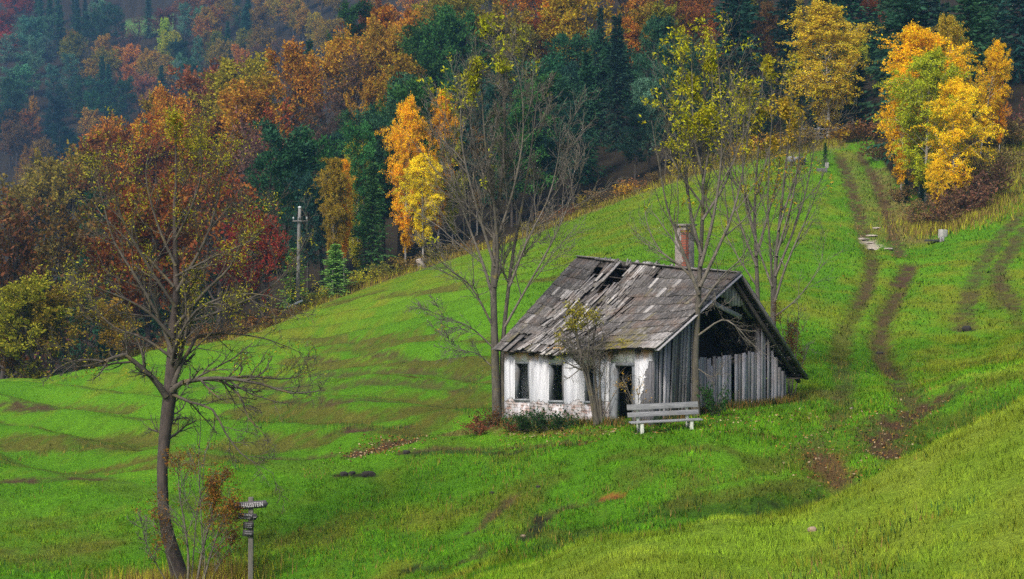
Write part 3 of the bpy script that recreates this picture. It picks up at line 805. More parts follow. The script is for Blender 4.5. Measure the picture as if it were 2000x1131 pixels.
# sheathing boards added to stop light leaking through the slope, open at the holes
mb = MB()
for e0, e1, r0, r1, wear in ((E0, E1, R0, R1, True), (B0, B1, R0, R1, False)):
    for i in range(60):
        for j in range(24):
            a, b = (i + .5) / 60, (j + .5) / 24
            if wear and hole(a, b): continue
            q = slope_pt(e0, e1, r0, r1, np.array([i, i + 1, i + 1, i]) / 60 * .985 + .006, np.array([j, j, j + 1, j + 1]) / 24 * .985)
            z = np.array((0, 0, .012))
            mb.hexa(list(q - z) + list(q), random.gauss(.35, .1))
mb.build('light_block_sheathing', M_BEAM, cot)
mb = MB()          # ridge boards
g = random.Random(8)
a = 0.0
while a < .995:
    a1 = min(a + g.uniform(.10, .22), 1.0)
    for side in (-1, 1):
        if g.random() < .25 and .12 < a < .55: continue
        p, q = R0 * (1 - a) + R1 * a, R0 * (1 - a1) + R1 * a1
        off = np.array((0, side * .07, .035 - .03 * 1)) + np.array((0, 0, -.24 * .17 * math.sin(math.pi * (a + a1) / 2) + g.gauss(0, .012) + .03))
        mb.bar(p + off, q + off - np.array((.01, 0, 0)), .15, .022, (0, -side * .5, 1), g.gauss(.6, .15))
    a = a1
for _ in range(14):
    a = g.uniform(.12, .6); p = R0 * (1 - a) + R1 * a - np.array((0, .05, .1))
    mb.bar(p, p + np.array((g.gauss(0, .06), .16, .16 + g.random() * .06)), .07, .018, (1, 0, 0), g.gauss(.55, .2))
mb.build('ridge_boards', M_SHINGLE, cot)

# facade: render over brick, four openings
OPEN = [(-5.45, -4.84, .65, 1.83), (-4.00, -3.41, .62, 1.79), (-2.55, -2.15, .62, 1.76), (-1.54, -.62, -.9, 1.78)]
mb = MB(); x = -5.92; ZT, ZB = 2.27, -1.2
for x0, x1, z0, z1 in OPEN:
    mb.box(x, x0, 0, .28, ZB, ZT); mb.box(x0, x1, 0, .28, z1, ZT)
    if z0 > 0: mb.box(x0, x1, 0, .28, ZB, z0)
    x = x1
mb.box(x, 0, 0, .28, ZB, ZT)
mb.build('facade_wall', M_PLASTER, cot, shear=shear)
mb = MB()
for (x0, x1, z0, z1) in OPEN[:3]:
    mb = MB(); t = .055
    mb.box(x0, x0 + t, -.012, .20, z0 + t, z1 - t, .5); mb.box(x1 - t, x1, -.012, .20, z0 + t, z1 - t, .45)
    mb.box(x0, x1, -.014, .20, z1 - t, z1, .35); mb.box(x0 - .02, x1 + .02, -.05, .20, z0, z0 + t, .75)
    f = mb.build('window_frame', M_FRAME, cot, shear=shear)
x0, x1, z0, z1 = OPEN[3]
mb = MB()
mb.box(x0 - .03, x0 + .20, -.035, .16, -.8, z1, .62); mb.box(x1 - .09, x1, -.02, .16, -.8, z1 - .08, .3); mb.box(x0 + .20, x1, -.03, .16, z1 - .08, z1, .3)
mb.build('door_frame', M_FRAME, cot, shear=shear)
# end wall on the far left, rear wall, inside wall
mb = MB()
for y0, y1 in ((.28, 3.6), (3.6, 6.48)):
    def zr(y):
        e, r, f_ = (E0, R0, (y + .25) / 3.85) if y <= 3.6 else (R0, B0, (y - 3.6) / 3.38)
        return e[2] + (r[2] - e[2]) * f_ - .20
    mb.hexa([(-5.92, y0, -1.2), (-5.70, y0, -1.2), (-5.70, y1, -1.2), (-5.92, y1, -1.2), (-5.92, y0, zr(y0)), (-5.70, y0, zr(y0)), (-5.70, y1, zr(y1)), (-5.92, y1, zr(y1))])
mb.build('end_wall', M_PLASTER, cot)
mb = MB(); mb.box(-5.70, -.05, 6.30, 6.48, -1.2, .95)
for y0, y1 in ((.30, 3.55), (3.55, 6.28)):
    mb.hexa([(-1.95, y0, -1.2), (-1.80, y0, -1.2), (-1.80, y1, -1.2), (-1.95, y1, -1.2), (-1.95, y0, zr(y0) - .3), (-1.80, y0, zr(y0) - .3), (-1.80, y1, zr(y1) - .25), (-1.95, y1, zr(y1) - .25)])
mb.box(-5.68, -.02, .30, 6.28, -1.1, -.35)
mb.build('inner_walls', M_INSIDE, cot)

# board-clad gable with the open hay bay
def gz(y):
    return 2.21 + .5403 * (y + .25) if y < 3.6 else 4.29 - .967 * (y - 3.6)
mb = MB(); g = random.Random(21); y = .02
while y < 6.46:
    wd = g.uniform(.11, .20); y1 = min(y + wd, 6.48); lean = 0.0
    if y < 1.82:
        zt = min(gz(y), gz(y1)) - .10 - g.random() * .05; lean = .22 * sm(.1, .8, y) * (1 if y < 1.4 else .3)
    elif y < 5.02:
        zt = 1.74 + .03 * y + g.gauss(0, .03) - (.25 if g.random() < .06 else 0)
    else:
        zt = min(gz(y), gz(y1)) - .10 - (g.random() * .35 if y > 5.5 else 0)
    zb = -.9
    off = g.gauss(0, .008)
    if g.random() > .03:
        dy = lean if y1 + lean < 2.2 else max(0, 2.2 - y1)
        zt2 = zt
        if y < 1.82: zt2 = gz(y + dy) - .14 - g.random() * .06
        xo = off + (g.random() * .04)
        mb.hexa([(xo, y + .004, zb), (xo + .026, y + .004, zb), (xo + .026, y1 - .004, zb), (xo, y1 - .004, zb),
                 (xo + off, y + .004 + dy, zt2), (xo + off + .026, y + .004 + dy, zt2), (xo + off + .026, y1 - .004 + dy, zt2 + g.gauss(0, .03)), (xo + off, y1 - .004 + dy, zt2)], g.gauss(.52, .17))
    y = y1
mb.build('gable_boards', M_BOARD, cot)
mb = MB(); y = 2.75
while y < 4.35:
    wd = g.uniform(.10, .17); y1 = y + wd
    zb = 3.35 + .35 * abs(y - 3.75) - .12 * (3.2 < y < 3.9) + g.gauss(0, .06); zt = min(gz(y), gz(y1)) - .12
    if zt > zb + .1:
        mb.hexa([(.04, y, zb), (.064, y, zb), (.064, y1 - .006, zb + g.gauss(0, .04)), (.04, y1 - .006, zb), (.04, y, zt), (.064, y, zt), (.064, y1 - .006, zt), (.04, y1 - .006, zt)], g.gauss(.5, .15))
    y = y1
mb.build('apex_boards', M_BOARD, cot)
mb = MB()
mb.bar((.10, 2.6, 3.46), (.10, 4.05, 2.98), .04, .14, val=.55); mb.bar((-.05, 3.95, 3.7), (-.05, 4.75, 2.95), .1, .12, val=.4)
mb.build('gable_brace', M_BOARD, cot)
for y, z1, wd in ((.03, 2.2, .16), (1.90, 3.1, .12), (5.10, 2.62, .16)):
    mb = MB(); mb.box(-.17, -.03, y, y + wd, -.9, z1, .42); mb.build('gable_post', M_BOARD, cot)
mb = MB(); mb.bar((-.1, 1.8, 1.62), (-.1, 6.4, 1.62), .1, .12, val=.4); mb.build('tie_beam', M_BEAM, cot)
mb = MB(); mb.bar((.415, -.27, 2.17), (.415, 3.6, 4.26), .028, .17, (1, 0, 0), .75); mb.build('bargeboard', M_BOARD, cot)
mb = MB(); mb.bar((.415, 3.62, 4.24), (.415, 7.0, .97), .028, .15, (1, 0, 0), .35); mb.build('bargeboard', M_BOARD, cot)
mb = MB(); mb.bar((.2, -.05, 2.16), (.2, 3.55, 4.1), .09, .11, (1, 0, 0), .4); mb.bar((.2, 3.6, 4.05), (.2, 6.9, .88), .09, .11, (1, 0, 0), .4); mb.build('gable_rafters', M_BEAM, cot)
mb = MB()
for i in range(16):   # eave boarding shown under the rear overhang
    mb.box(-6.0 + i * .4, -5.62 + i * .4, 6.5, 6.9, 1.10 - .1, 1.13 - .1, .3)
mb.build('eave_soffit', M_BEAM, cot)
mb = MB(); mb.box(-2.24, -1.81, 3.78, 4.21, 3.4, 5.74); ch = mb.build('chimney', chimney_mat(), cot, bevel=.012)
mb = MB(); mb.box(-2.30, -1.75, 3.72, 4.27, 5.743, 5.81); mb.build('chimney_cap', flat_mat('chimney_cap_stone', (.20, .18, .17), .9, 8, .4), ch, bevel=.01)

# ---------------------------------------------------------------- small built things
def gpt(px, py, dmin=16, dmax=200):
    p = hit(px, py, dmin, dmax)
    return np.array([p[0], p[1], float(ground(p[0], p[1])[0])])
def gat(px, D):
    x = (px - 1000) / F * D
    return np.array([x, D, float(ground(x, D)[0])])

M_BENCH = wood_mat('bench_plank', (.07, .07, .07), (.19, .195, .205), (.36, .36, .37), (.14, .13, .11), (3, 30, 30))
M_PALE = flat_mat('pale_painted_post', (.50, .52, .46), .8, 12, .25)
p = gat(1304, 44.3)
b = thing('garden_bench', p, 'grey plank bench with pale legs on the grass in front of the cottage door', 'bench', rz=math.radians(24))
def bench(root):
    L = 2.02
    for z0, z1, yy, lean in ((.62, .77, .42, .03), (.43, .555, .38, .03)):
        mb = MB(); mb.hexa([(-L / 2, yy, z0), (L / 2, yy, z0), (L / 2, yy + .035, z0), (-L / 2, yy + .035, z0), (-L / 2, yy + lean, z1), (L / 2, yy + lean, z1), (L / 2, yy + lean + .035, z1), (-L / 2, yy + lean + .035, z1)], .55)
        mb.build('backrest_plank', M_BENCH, root, .006)
    for y0 in (.0, .17):
        mb = MB(); mb.box(-L / 2, L / 2, y0, y0 + .15, .29, .33, .6); mb.build('seat_plank', M_BENCH, root, .006)
    for x in (-.70, .70):
        mb = MB(); mb.box(x - .045, x + .045, .02, .11, -.2, .289); mb.box(x - .04, x + .04, .11, .414, .21, .288)
        mb.hexa([(x - .04, .415, -.2), (x + .04, .415, -.2), (x + .04, .485, -.2), (x - .04, .485, -.2), (x - .04, .49, .75), (x + .04, .49, .75), (x + .04, .53, .75), (x - .04, .53, .75)])
        mb.build('leg', M_PALE, root, .006)
bench(b)
c_, s_ = math.cos(math.radians(10)), math.sin(math.radians(10))
zl, zr_ = (float(ground(p[0] + k * c_, p[1] + k * s_)[0]) for k in (-.7, .7))
b.location.z = (zl + zr_) / 2 - .03
b.rotation_euler = (0, -max(-.03, min(.03, math.atan2(zr_ - zl, 1.4))), math.radians(10))

# signpost with four boards
p = gat(490, 37.2)
M_POST = wood_mat('post_wood', (.05, .047, .04), (.13, .12, .105), (.25, .235, .21), (.16, .15, .08), (30, 30, 3))
M_SIGN = wood_mat('sign_board_dark', (.020, .018, .020), (.055, .05, .055), (.13, .12, .125), (.06, .04, .04), (4, 30, 30))
M_SIGNB = wood_mat('sign_board_weathered', (.028, .027, .030), (.070, .066, .074), (.14, .13, .145), (.10, .08, .08), (4, 30, 30))
M_WHITE = flat_mat('faded_white_lettering', (.46, .44, .46), .9, 30, .3)
M_GREYL = flat_mat('worn_grey_lettering', (.26, .25, .26), .9, 30, .3)
ztop = -(971 - YH) / F * 37.2
sp = thing('signpost', p, 'wooden signpost with four dark direction boards beside the lone bare tree', 'signpost')
hp = ztop - p[2]
mb = MB(); mb.box(-.055, .055, -.05, .05, -.4, hp, .5); mb.build('post', M_POST, sp, .008)
def lettering(txt, size, mat, parent, x, z, rot, bold=.0, wide=1.0):
    c = bpy.data.curves.new('lettering', 'FONT'); c.body = txt; c.size = size; c.extrude = .004; c.offset = bold; c.align_x = 'CENTER'; c.align_y = 'CENTER'; c.space_character = 1.12
    o = bpy.data.objects.new('tmp', c); COL.objects.link(o)
    bpy.context.view_layer.update()
    me = bpy.data.meshes.new_from_object(o.evaluated_get(bpy.context.evaluated_depsgraph_get()))
    bpy.data.objects.remove(o)
    t = link('lettering', me, parent, mat)
    t.location = (x, -.0905, z); t.rotation_euler = (math.radians(90), -rot, 0); t.scale = (wide, 1, 1)
    return t
def sign(x0, x1, zc, h, tilt, point, mat, v):
    mb = MB(); n_ = h * .32 if point else 0
    prof = [(x0, -h / 2), (x1 - n_, -h / 2), (x1, 0), (x1 - n_, h / 2), (x0, h / 2)] if point else [(x0, -h / 2), (x1, -h / 2), (x1, h / 2), (x0, h / 2)]
    k = len(prof); ct, st_ = math.cos(tilt), math.sin(tilt)
    P = [(x * ct - z * st_, zc + x * st_ + z * ct) for x, z in prof]
    V = [(x, -.087, z) for x, z in P] + [(x, -.052, z) for x, z in P]
    Fc = [tuple(range(k)), tuple(range(2 * k - 1, k - 1, -1))] + [(i, i + k, (i + 1) % k + k, (i + 1) % k) for i in range(k)]
    mb.add(V, Fc, v)
    return mb.build('sign_board', mat, sp)
def pz(py): return -(py - YH) / F * 37.2 - p[2]
s = sign(-.375, .405, pz(985.5), .165, math.radians(4.3), True, M_SIGNB, .55)
lettering('HAUSSTEIN', .135, M_WHITE, s, .045, pz(985.5) + .003, math.radians(4.3), .002, .66)
s = sign(-.275, .17, pz(1008), .145, math.radians(-3.5), True, M_SIGN, .35)
lettering('SPITZBERG', .058, M_WHITE, s, -.11, pz(1005) + .004, math.radians(-3.5))
lettering('SCHALLER', .055, M_GREYL, s, -.135, pz(1010.5) + .002, math.radians(-3.5))
mb = MB(); mb.box(.075, .14, -.0912, -.0875, pz(1009.6), pz(1008.6)); mb.build('arrow_mark', M_WHITE, s)
s = sign(-.165, .07, pz(1026), .155, math.radians(-6), False, M_SIGN, .35)
g = random.Random(5)
for r in range(3):
    mb = MB(); x = -.12
    while x < .03:
        w_ = g.uniform(.010, .03); z = pz(1026) + .045 - r * .042 - x * .105
        mb.box(x, x + w_, -.0912, -.0875, z - .010, z + .010); x += w_ + .009
    mb.build('lettering', M_GREYL, s)
s = sign(-.175, .07, pz(1041), .145, math.radians(-6), False, M_SIGN, .5)
for r in range(2):
    mb = MB(); x = -.125
    while x < .02:
        w_ = g.uniform(.010, .03); z = pz(1040) + .025 - r * .048 - x * .105
        mb.box(x, x + w_, -.0912, -.0875, z - .012, z + .012); x += w_ + .009
    mb.build('lettering', M_GREYL, s)

# power pole at the forest edge
D = 126.0
p = gat(584, D); hp = -(407 - YH) / F * D - p[2]
po = thing('utility_pole', p, 'tall grey wooden power pole with crossarm at the forest edge', 'utility pole')
M_POLE = wood_mat('pole_wood', (.09, .09, .085), (.18, .175, .165), (.30, .29, .28), (.2, .17, .13), (10, 10, 1))
lean = .25
mb = MB(); mb.tube([(-.12, 0, -.5), (-.05, 0, hp * .4), (0, 0, hp * .8), (.06, 0, hp)], [.16, .145, .13, .12], 12, .55); mb.build('pole', M_POLE, po)
mb = MB(); mb.tube([(.06, 0, hp + .004), (.06, 0, hp + .13), (.06, 0, hp + .16)], [.135, .125, .05], 12, .9); mb.build('pole_cap', flat_mat('pale_pole_cap', (.6, .62, .62), .6), po)
mb = MB(); za = -(432 - YH) / F * D - p[2]
mb.box(-.46, .72, -.26, -.17, za - .05, za + .05, .35); mb.build('crossarm', M_POLE, po)
for x in (-.40, .0, .62):
    mb = MB(); mb.tube([(x, -.215, za + .052), (x, -.215, za + .14), (x, -.215, za + .17), (x, -.215, za + .30), (x, -.215, za + .33)], [.02, .02, .07, .06, .02], 8, .8); mb.build('insulator', flat_mat('glazed_insulator', (.4, .42, .42), .3), po)
# white rail leaning by the pole
p = gat(572, 125.3)
r = thing('broken_rail', p, 'short pale fence rail lying slanted against a stub by the power pole', 'fence rail')
mb = MB(); mb.bar((-.55, 0, .35), (.75, .1, .95), .06, .14, val=.6); mb.build('rail', M_PALE, r)
mb = MB(); mb.box(-.5, -.4, .08, .18, -.3, .75); mb.build('stub_post', M_POLE, r)
# tree stump, leaning, at the field edge
p = gat(822, 132.0)
me = MB(); me.tube([(.15, 0, -.3), (.05, 0, .2), (-.15, 0, .55), (-.22, .02, .72)], [.42, .30, .25, .22], 10, .5)
o = me.build('tree_stump', flat_mat('bleached_stump', (.32, .27, .23), .9, 6, .4)); o.location = p
tag(o, 'pale leaning tree stump at the edge of the meadow', 'stump')
# far bench, wayside trough, gate
p = gat(1561, 136.0)
b2 = thing('wayside_bench', p, 'small weathered bench at the top of the meadow left of the track', 'bench', rz=math.radians(28))
mb = MB(); mb.box(-.95, .95, .33, .38, .42, .80, .8); mb.build('backrest', M_BENCH, b2)
mb = MB(); mb.box(-.95, .95, 0, .30, .36, .41, .8); mb.build('seat', M_BENCH, b2)
for x in (-.65, .65):
    mb = MB(); mb.box(x - .05, x + .05, .08, .34, -.3, .36, .3); mb.build('leg', M_BEAM, b2)
p = gat(1609, 133.0)
b3 = thing('stone_seat', p, 'low stone block with a short upright slab beside the upper track', 'stone seat', rz=math.radians(-10))
mb = MB(); mb.box(-.6, .28, -.2, .2, -.3, .28); mb.build('slab', flat_mat('dark_stone', (.10, .10, .10), .9, 6, .4), b3, .03)
mb = MB(); mb.box(.1, .4, -.15, .2, .285, .75); mb.build('upright', flat_mat('grey_stone', (.30, .29, .28), .9, 6, .4), b3, .03)
p = gat(1600, 147.0)
gt = thing('field_gate', p, 'old rail gate where the track enters the forest', 'gate', rz=math.radians(6))
for z in (.35, .72, 1.10):
    mb = MB(); mb.box(-1.5, 1.5, -.03, .03, z, z + .09, .6); mb.build('rail', M_BOARD, gt)
for x in (-1.6, 0, 1.6):
    mb = MB(); mb.box(x - .07, x + .07, -.09 + .13, .05 + .13, -.3, 1.35, .4); mb.build('post', M_BOARD, gt)
p = gpt(1826, 472, 80)
d_ = thing('culvert', p, 'dark culvert mouth with two short props at the foot of the upper field', 'culvert', rz=math.radians(20))
mb = MB(); mb.box(-.55, .45, -.2, .35, .10, .22, .3); mb.build('cover_slab', flat_mat('blackish_stone', (.05, .05, .05), .9, 6, .4), d_, .02)  # cover slab in an even near-black tone
for x in (.25, .42):
    mb = MB(); mb.box(x - .05, x + .05, -.32, -.21, -.2, .36, .6); mb.build('prop', M_BOARD, d_)
p = gpt(1841, 463, 80)
me = MB(); me.box(-.22, .22, -.2, .2, -.3, .5); o = me.build('marker_stone', flat_mat('pale_marker_stone', (.32, .31, .29), .9, 7, .3), None, .03); o.location = p; o.rotation_euler = (0, math.radians(5), math.radians(25))
tag(o, 'pale square marker stone beside the culvert below the brambles', 'marker stone')

# pale slabs lying in the rut of the upper track, and clods
g = random.Random(12)
M_ROCK = flat_mat('pale_track_stone', (.34, .29, .24), .9, 5, .3); M_CLOD = flat_mat('dark_clod', (.022, .018, .014), .95, 9, .5); M_ORANGE = flat_mat('pale_field_stone', (.30, .22, .15), .9, 7, .3)
def rock(px, py, sx, sy, sz, mat, label, cat, name, dmin=36, group=None, seed=1):
    q = gpt(px, py, dmin); gg = rng_(seed + int(px * 7 + py))
    V = nrm(gg.normal(size=(60, 3))); V = np.sign(V) * np.abs(V) ** .7
    import bmesh
    bm = bmesh.new()
    for v in V: bm.verts.new((v[0] * sx, v[1] * sy, v[2] * sz))
    bmesh.ops.convex_hull(bm, input=bm.verts)
    loose = [v for v in bm.verts if not v.link_faces]
    bmesh.ops.delete(bm, geom=loose, context='VERTS')
    me = bpy.data.meshes.new(name); bm.to_mesh(me); bm.free()
    o = link(name, me, None, mat); o.location = q + np.array((0, 0, sz * .35)); o.rotation_euler = (0, 0, gg.random() * 3)
    return tag(o, label, cat, group)
for i, (a, b_, s1, lb) in enumerate([(1686, 461, .7, 'largest pale stone slab in the left rut of the upper track'), (1702, 458, .5, 'pale stone slab right of the largest one in the upper track'), (1697, 467, .55, 'pale stone slab just below the largest one in the rut'), (1706, 479, .55, 'lowest pale stone slab where the upper rut ends'), (1712, 446, .35, 'small pale stone above the slabs between the ruts'), (1735, 483, .4, 'small pale stone at the foot of the right rut')]):
    rock(a, b_, s1 * .8, .30, .07, M_ROCK, lb, 'stone', 'track_stone', 80, 'pale stones in the upper track', i)
for i, (a, b_, s1, lb) in enumerate([(672, 921, .16, 'dark clod at the left end of the bare streak below the field'), (688, 919, .13, 'dark clod right of the leftmost one on the bare streak'), (720, 922, .20, 'broad dark clod on its own right of the pair'), (794, 880, .13, 'dark clod at the left end of the long muddy strip'), (1051, 950, .07, 'small dark clod in the grass below the cottage'), (961, 962, .08, 'small dark clod left of the muddy wheel mark'), (1888, 640, .28, 'dark clod at the foot of the trampled strip in the upper field'), (1718, 675, .15, 'dark clod in the right rut behind the cottage')]):
    rock(a, b_, s1, s1 * .7, s1 * .5, M_CLOD, lb, 'clod', 'earth_clod', 36, 'dark earth clods in the grass', i)
rock(1586, 1028, .07, .06, .05, M_ORANGE, 'small yellowish stone lying on the near grass bank', 'stone', 'field_stone', 18)
rock(1022, 1046, .06, .05, .04, M_ORANGE, 'small reddish stone in the dark muddy hollow', 'stone', 'field_stone', 34)
rock(1663, 790, .16, .05, .03, M_ROCK, 'flat pale stone on the grassy strip of the lower track', 'stone', 'field_stone', 36)

# ---------------------------------------------------------------- trees: one builder per kind
M_BARK = bark_mat('grey_ash_bark', (.035, .030, .024), (.135, .120, .095), (.20, .16, .035), lk=(.57, .68))
M_BARKD = bark_mat('dark_old_bark', (.022, .017, .015), (.105, .080, .068), (.17, .12, .03), lk=(.60, .72))
M_TWIG = bark_mat('twig_bark', (.060, .052, .044), (.20, .175, .140), (.18, .14, .04), (4, 4, 4), (.58, .7))
M_TWIGD = bark_mat('dark_lichened_twigs', (.030, .025, .020), (.115, .098, .075), (.19, .14, .03), (5, 5, 5), (.56, .68))
M_BIRCH = bark_mat('birch_bark', (.16, .14, .12), (.52, .49, .44), None, (6, 6, 10))
M_FBARK = bark_mat('forest_bark', (.025, .020, .016), (.085, .068, .052), None, (4, 4, 1))
M_LEAF = foliage_mat('autumn_foliage', .05, (.45, 1.55))
M_NEEDLE = foliage_mat('conifer_needles', .03, (.45, 1.5), trans=.15)

def crown_beech(seed, H=17.0, spread=1.0, dens=15, bare=0):
    g = rng_(seed); T = Geo(); Lf = Geo()
    P, R, L = grow(np.zeros((1, 3)), np.array([[0, 0, 1.]]), H * .80, H * .016, 12, .05, (0, 0, .1), g, .25)
    T.tubes(P, R, 7, g)
    s, d, l, r, t = kids(P, R, L, 22, .22, 1.0, .85, .58 * spread, .55, g, .75)
    P1, R1, L1 = grow(s, d, l, r, 7, .10, (0, 0, .10), g); T.tubes(P1, R1, 5, g)
    s, d, l, r, t = kids(P1, R1, L1, 7, .25, 1.0, .7, .50, .5, g, .5, .012)
    P2, R2, L2 = grow(s, d, l, r, 4, .14, (0, 0, .08), g); T.tubes(P2, R2, 3, g)
    s, d, l, r, t = kids(P2, R2, L2, 5, .2, 1.0, .7, .6, .5, g, .4, .008)
    P3, R3, L3 = grow(s, d, l, r, 3, .2, (0, 0, .06), g)
    if bare: T.tubes(P3, R3 * 1.3, 3, g)
    n = len(P3)
    for k in range(dens):
        f = g.random(n) * 2.99; i = f.astype(int); w_ = (f - i)[:, None]
        p = P3[np.arange(n), i] * (1 - w_) + P3[np.arange(n), i + 1] * w_ + g.normal(0, .16, (n, 3))
        dd = nrm(P3[:, 3] - P3[:, 0]) + g.normal(0, .55, (n, 3)) + np.array((0, 0, .1))
        sel = g.random(n) < (.75 if not bare else .3)
        Lf.leaves(p[sel], dd[sel], .28 + .24 * g.random(sel.sum()), .17 + .11 * g.random(sel.sum()), g, np.clip(g.normal(.5, .22, sel.sum()) + .12 * np.sin(P3[sel, 0, 0] * 1.7 + P3[sel, 0, 2] * 1.3), 0, 1))
    return T, Lf, H

def crown_spruce(seed, H=20.0, slim=1.0, low=.05):
    g = rng_(seed); T = Geo(); Lf = Geo()
    P, R, L = grow(np.zeros((1, 3)), np.array([[0, 0, 1.]]), H, H * .013, 10, .008, (0, 0, .1), g, .08)
    T.tubes(P, R, 7, g)
    h = H * low; S, D_, Ln, hh = [], [], [], []
    while h < H * .985:
        q = 1 - h / H; nb = int(8 - 2 * (q < .2))
        rad = (H * .185 * slim * q ** .85 + .25) * (.6 + .55 * g.random(nb)) * (.85 + .3 * math.sin(h * 1.9 + seed))
        a = np.arange(nb) * 2 * math.pi / nb + g.random(nb) * .9 + h
        up = .55 - 1.15 * q + g.normal(0, .1, nb)
        D_.append(np.stack([np.cos(a), np.sin(a), up], -1)); S.append(np.tile([[0, 0, h]], (nb, 1)) + g.normal(0, .08, (nb, 3)) * [0, 0, 1]); Ln.append(rad)
        h += .30 + .26 * q
    S, D_, Ln = np.concatenate(S), np.concatenate(D_), np.concatenate(Ln)
    P1, R1, L1 = grow(S, D_, Ln, .035, 5, .08, (0, 0, .035), g, .3); T.tubes(P1, R1, 3, g)
    n = len(P1)
    for k in range(15):
        f = (k + g.random(n)) / 15 * 4.99; i = f.astype(int); w_ = (f - i)[:, None]
        p = P1[np.arange(n), i] * (1 - w_) + P1[np.arange(n), i + 1] * w_
        tg = nrm(P1[np.arange(n), i + 1] - P1[np.arange(n), i])
        side = np.cross(tg, [0, 0, 1.]) * g.choice([-1, 1], n)[:, None]
        dd = tg * .7 + side * (.3 + .5 * g.random(n))[:, None] + np.array((0, 0, -.28)) + g.normal(0, .18, (n, 3))
        sel = g.random(n) < .35 + .65 * np.minimum(1, Ln / 1.5)
        cl = .5 + .25 * np.sin(S[:, 2] * 2.1 + 5 * D_[:, 0])
        Lf.leaves(p[sel], dd[sel], (.42 + .38 * g.random(sel.sum())), .16 + .14 * g.random(sel.sum()), g, np.clip(cl[sel] + g.normal(0, .15, sel.sum()), 0, 1), .3)
    return T, Lf, H

def crown_pine(seed, H=18.0, wide=1.0, t0=.22):
    g = rng_(seed); T = Geo(); Lf = Geo()
    P, R, L = grow(np.zeros((1, 3)), np.array([[0, 0, 1.]]), H * .96, H * .014, 12, .025, (0, 0, .1), g, .12)
    T.tubes(P, R, 7, g)
    s, d, l, r, t = kids(P, R, L, 44, t0, .99, 1.15, 1.0, .45, g, 0)
    l = H * .21 * wide * (.35 + .65 * np.sqrt(np.clip(1 - ((t - .45) / .57) ** 2, 0, 1))) * (.6 + .6 * g.random(len(t)))
    P1, R1, L1 = grow(s, d, l, r, 5, .12, (0, 0, .06), g); T.tubes(P1, R1, 4, g)
    s, d, l, r, t2 = kids(P1, R1, L1, 7, .25, 1.0, .8, .42, .5, g, .5, .012)
    P2, R2, L2 = grow(s, d, l, r, 3, .15, (0, 0, .07), g); T.tubes(P2, R2, 3, g)
    n = len(P2); pv = np.repeat(g.random(len(P1)), 7)
    for k in range(26):
        i = g.integers(1, 4, n)
        p = P2[np.arange(n), i] + g.normal(0, .20, (n, 3))
        dd = nrm(P2[:, 3] - P2[:, 0]) * .6 + g.normal(0, .6, (n, 3)) + np.array((0, 0, .22))
        Lf.leaves(p, dd, .30 + .26 * g.random(n), .10 + .09 * g.random(n), g, np.clip(.25 + .5 * pv + g.normal(0, .16, n), 0, 1))
    return T, Lf, H

def crown_birch(seed, H=14.0, wide=1.0, low=.16, dens=34):
    g = rng_(seed); T = Geo(); Lf = Geo()
    P, R, L = grow(np.zeros((1, 3)), np.array([[0, 0, 1.]]), H * .97, H * .011, 14, .022, (0, 0, .1), g, .12)
    T.tubes(P, R, 7, g)
    s, d, l, r, t = kids(P, R, L, 54, low, .995, .75, 1.0, .5, g, 0)
    prof = np.clip(np.sin(np.pi * np.clip((t - low) / (1.04 - low), 0, 1) ** .8), .10, 1)
    l = H * .27 * wide * prof * (.55 + .7 * g.random(len(t)))
    P1, R1, L1 = grow(s, d, l, r, 5, .10, (0, 0, .03), g); T.tubes(P1, R1, 4, g)
    s, d, l, r, t2 = kids(P1, R1, L1, 8, .2, 1.0, .8, .48, .5, g, .4, .008)
    P2, R2, L2 = grow(s, d, l + .3, r, 4, .16, (0, 0, -.16), g); T.tubes(P2, R2, 3, g)
    n = len(P2); pv = np.repeat(g.random(len(P1)), 8)
    for k in range(dens * 2):
        f = g.random(n) * 3.99; i = f.astype(int); w_ = (f - i)[:, None]
        p = P2[np.arange(n), i] * (1 - w_) + P2[np.arange(n), i + 1] * w_ + g.normal(0, .11, (n, 3))
        dd = g.normal(0, .7, (n, 3)) + np.array((0, 0, -.35))
        Lf.leaves(p, dd, .12 + .10 * g.random(n), .085 + .05 * g.random(n), g, np.clip(.3 + .4 * pv + g.normal(0, .2, n), 0, 1))
    return T, Lf, H

def crown_bush(seed, H=1.6, dens=7, wide=.9):
    g = rng_(seed); T = Geo(); Lf = Geo(); n0 = 16
    a = g.random(n0) * 6.28
    d = np.stack([np.cos(a) * wide, np.sin(a) * wide, np.full(n0, 1.1)], -1) * (.5 + g.random((n0, 1)))
    d[:, 2] = 1.0
    P, R, L = grow(g.normal(0, .12, (n0, 3)) * [1, 1, 0], d, H * (.6 + .5 * g.random(n0)), .014, 6, .12, (0, 0, .05), g)
    T.tubes(P, R, 4, g)
    s, d, l, r, t = kids(P, R, L, 7, .2, 1, .6, .45, .6, g, .4, .005)
    P1, R1, L1 = grow(s, d, l, r, 4, .15, (0, 0, .03), g); T.tubes(P1, R1, 3, g)
    n = len(P1)
    for k in range(dens):
        f = g.random(n) * 3.99; i = f.astype(int); w_ = (f - i)[:, None]
        p = P1[np.arange(n), i] * (1 - w_) + P1[np.arange(n), i + 1] * w_ + g.normal(0, .05, (n, 3))
        Lf.leaves(p, g.normal(0, .7, (n, 3)), .10 + .08 * g.random(n), .06 + .04 * g.random(n), g)
    return T, Lf, H

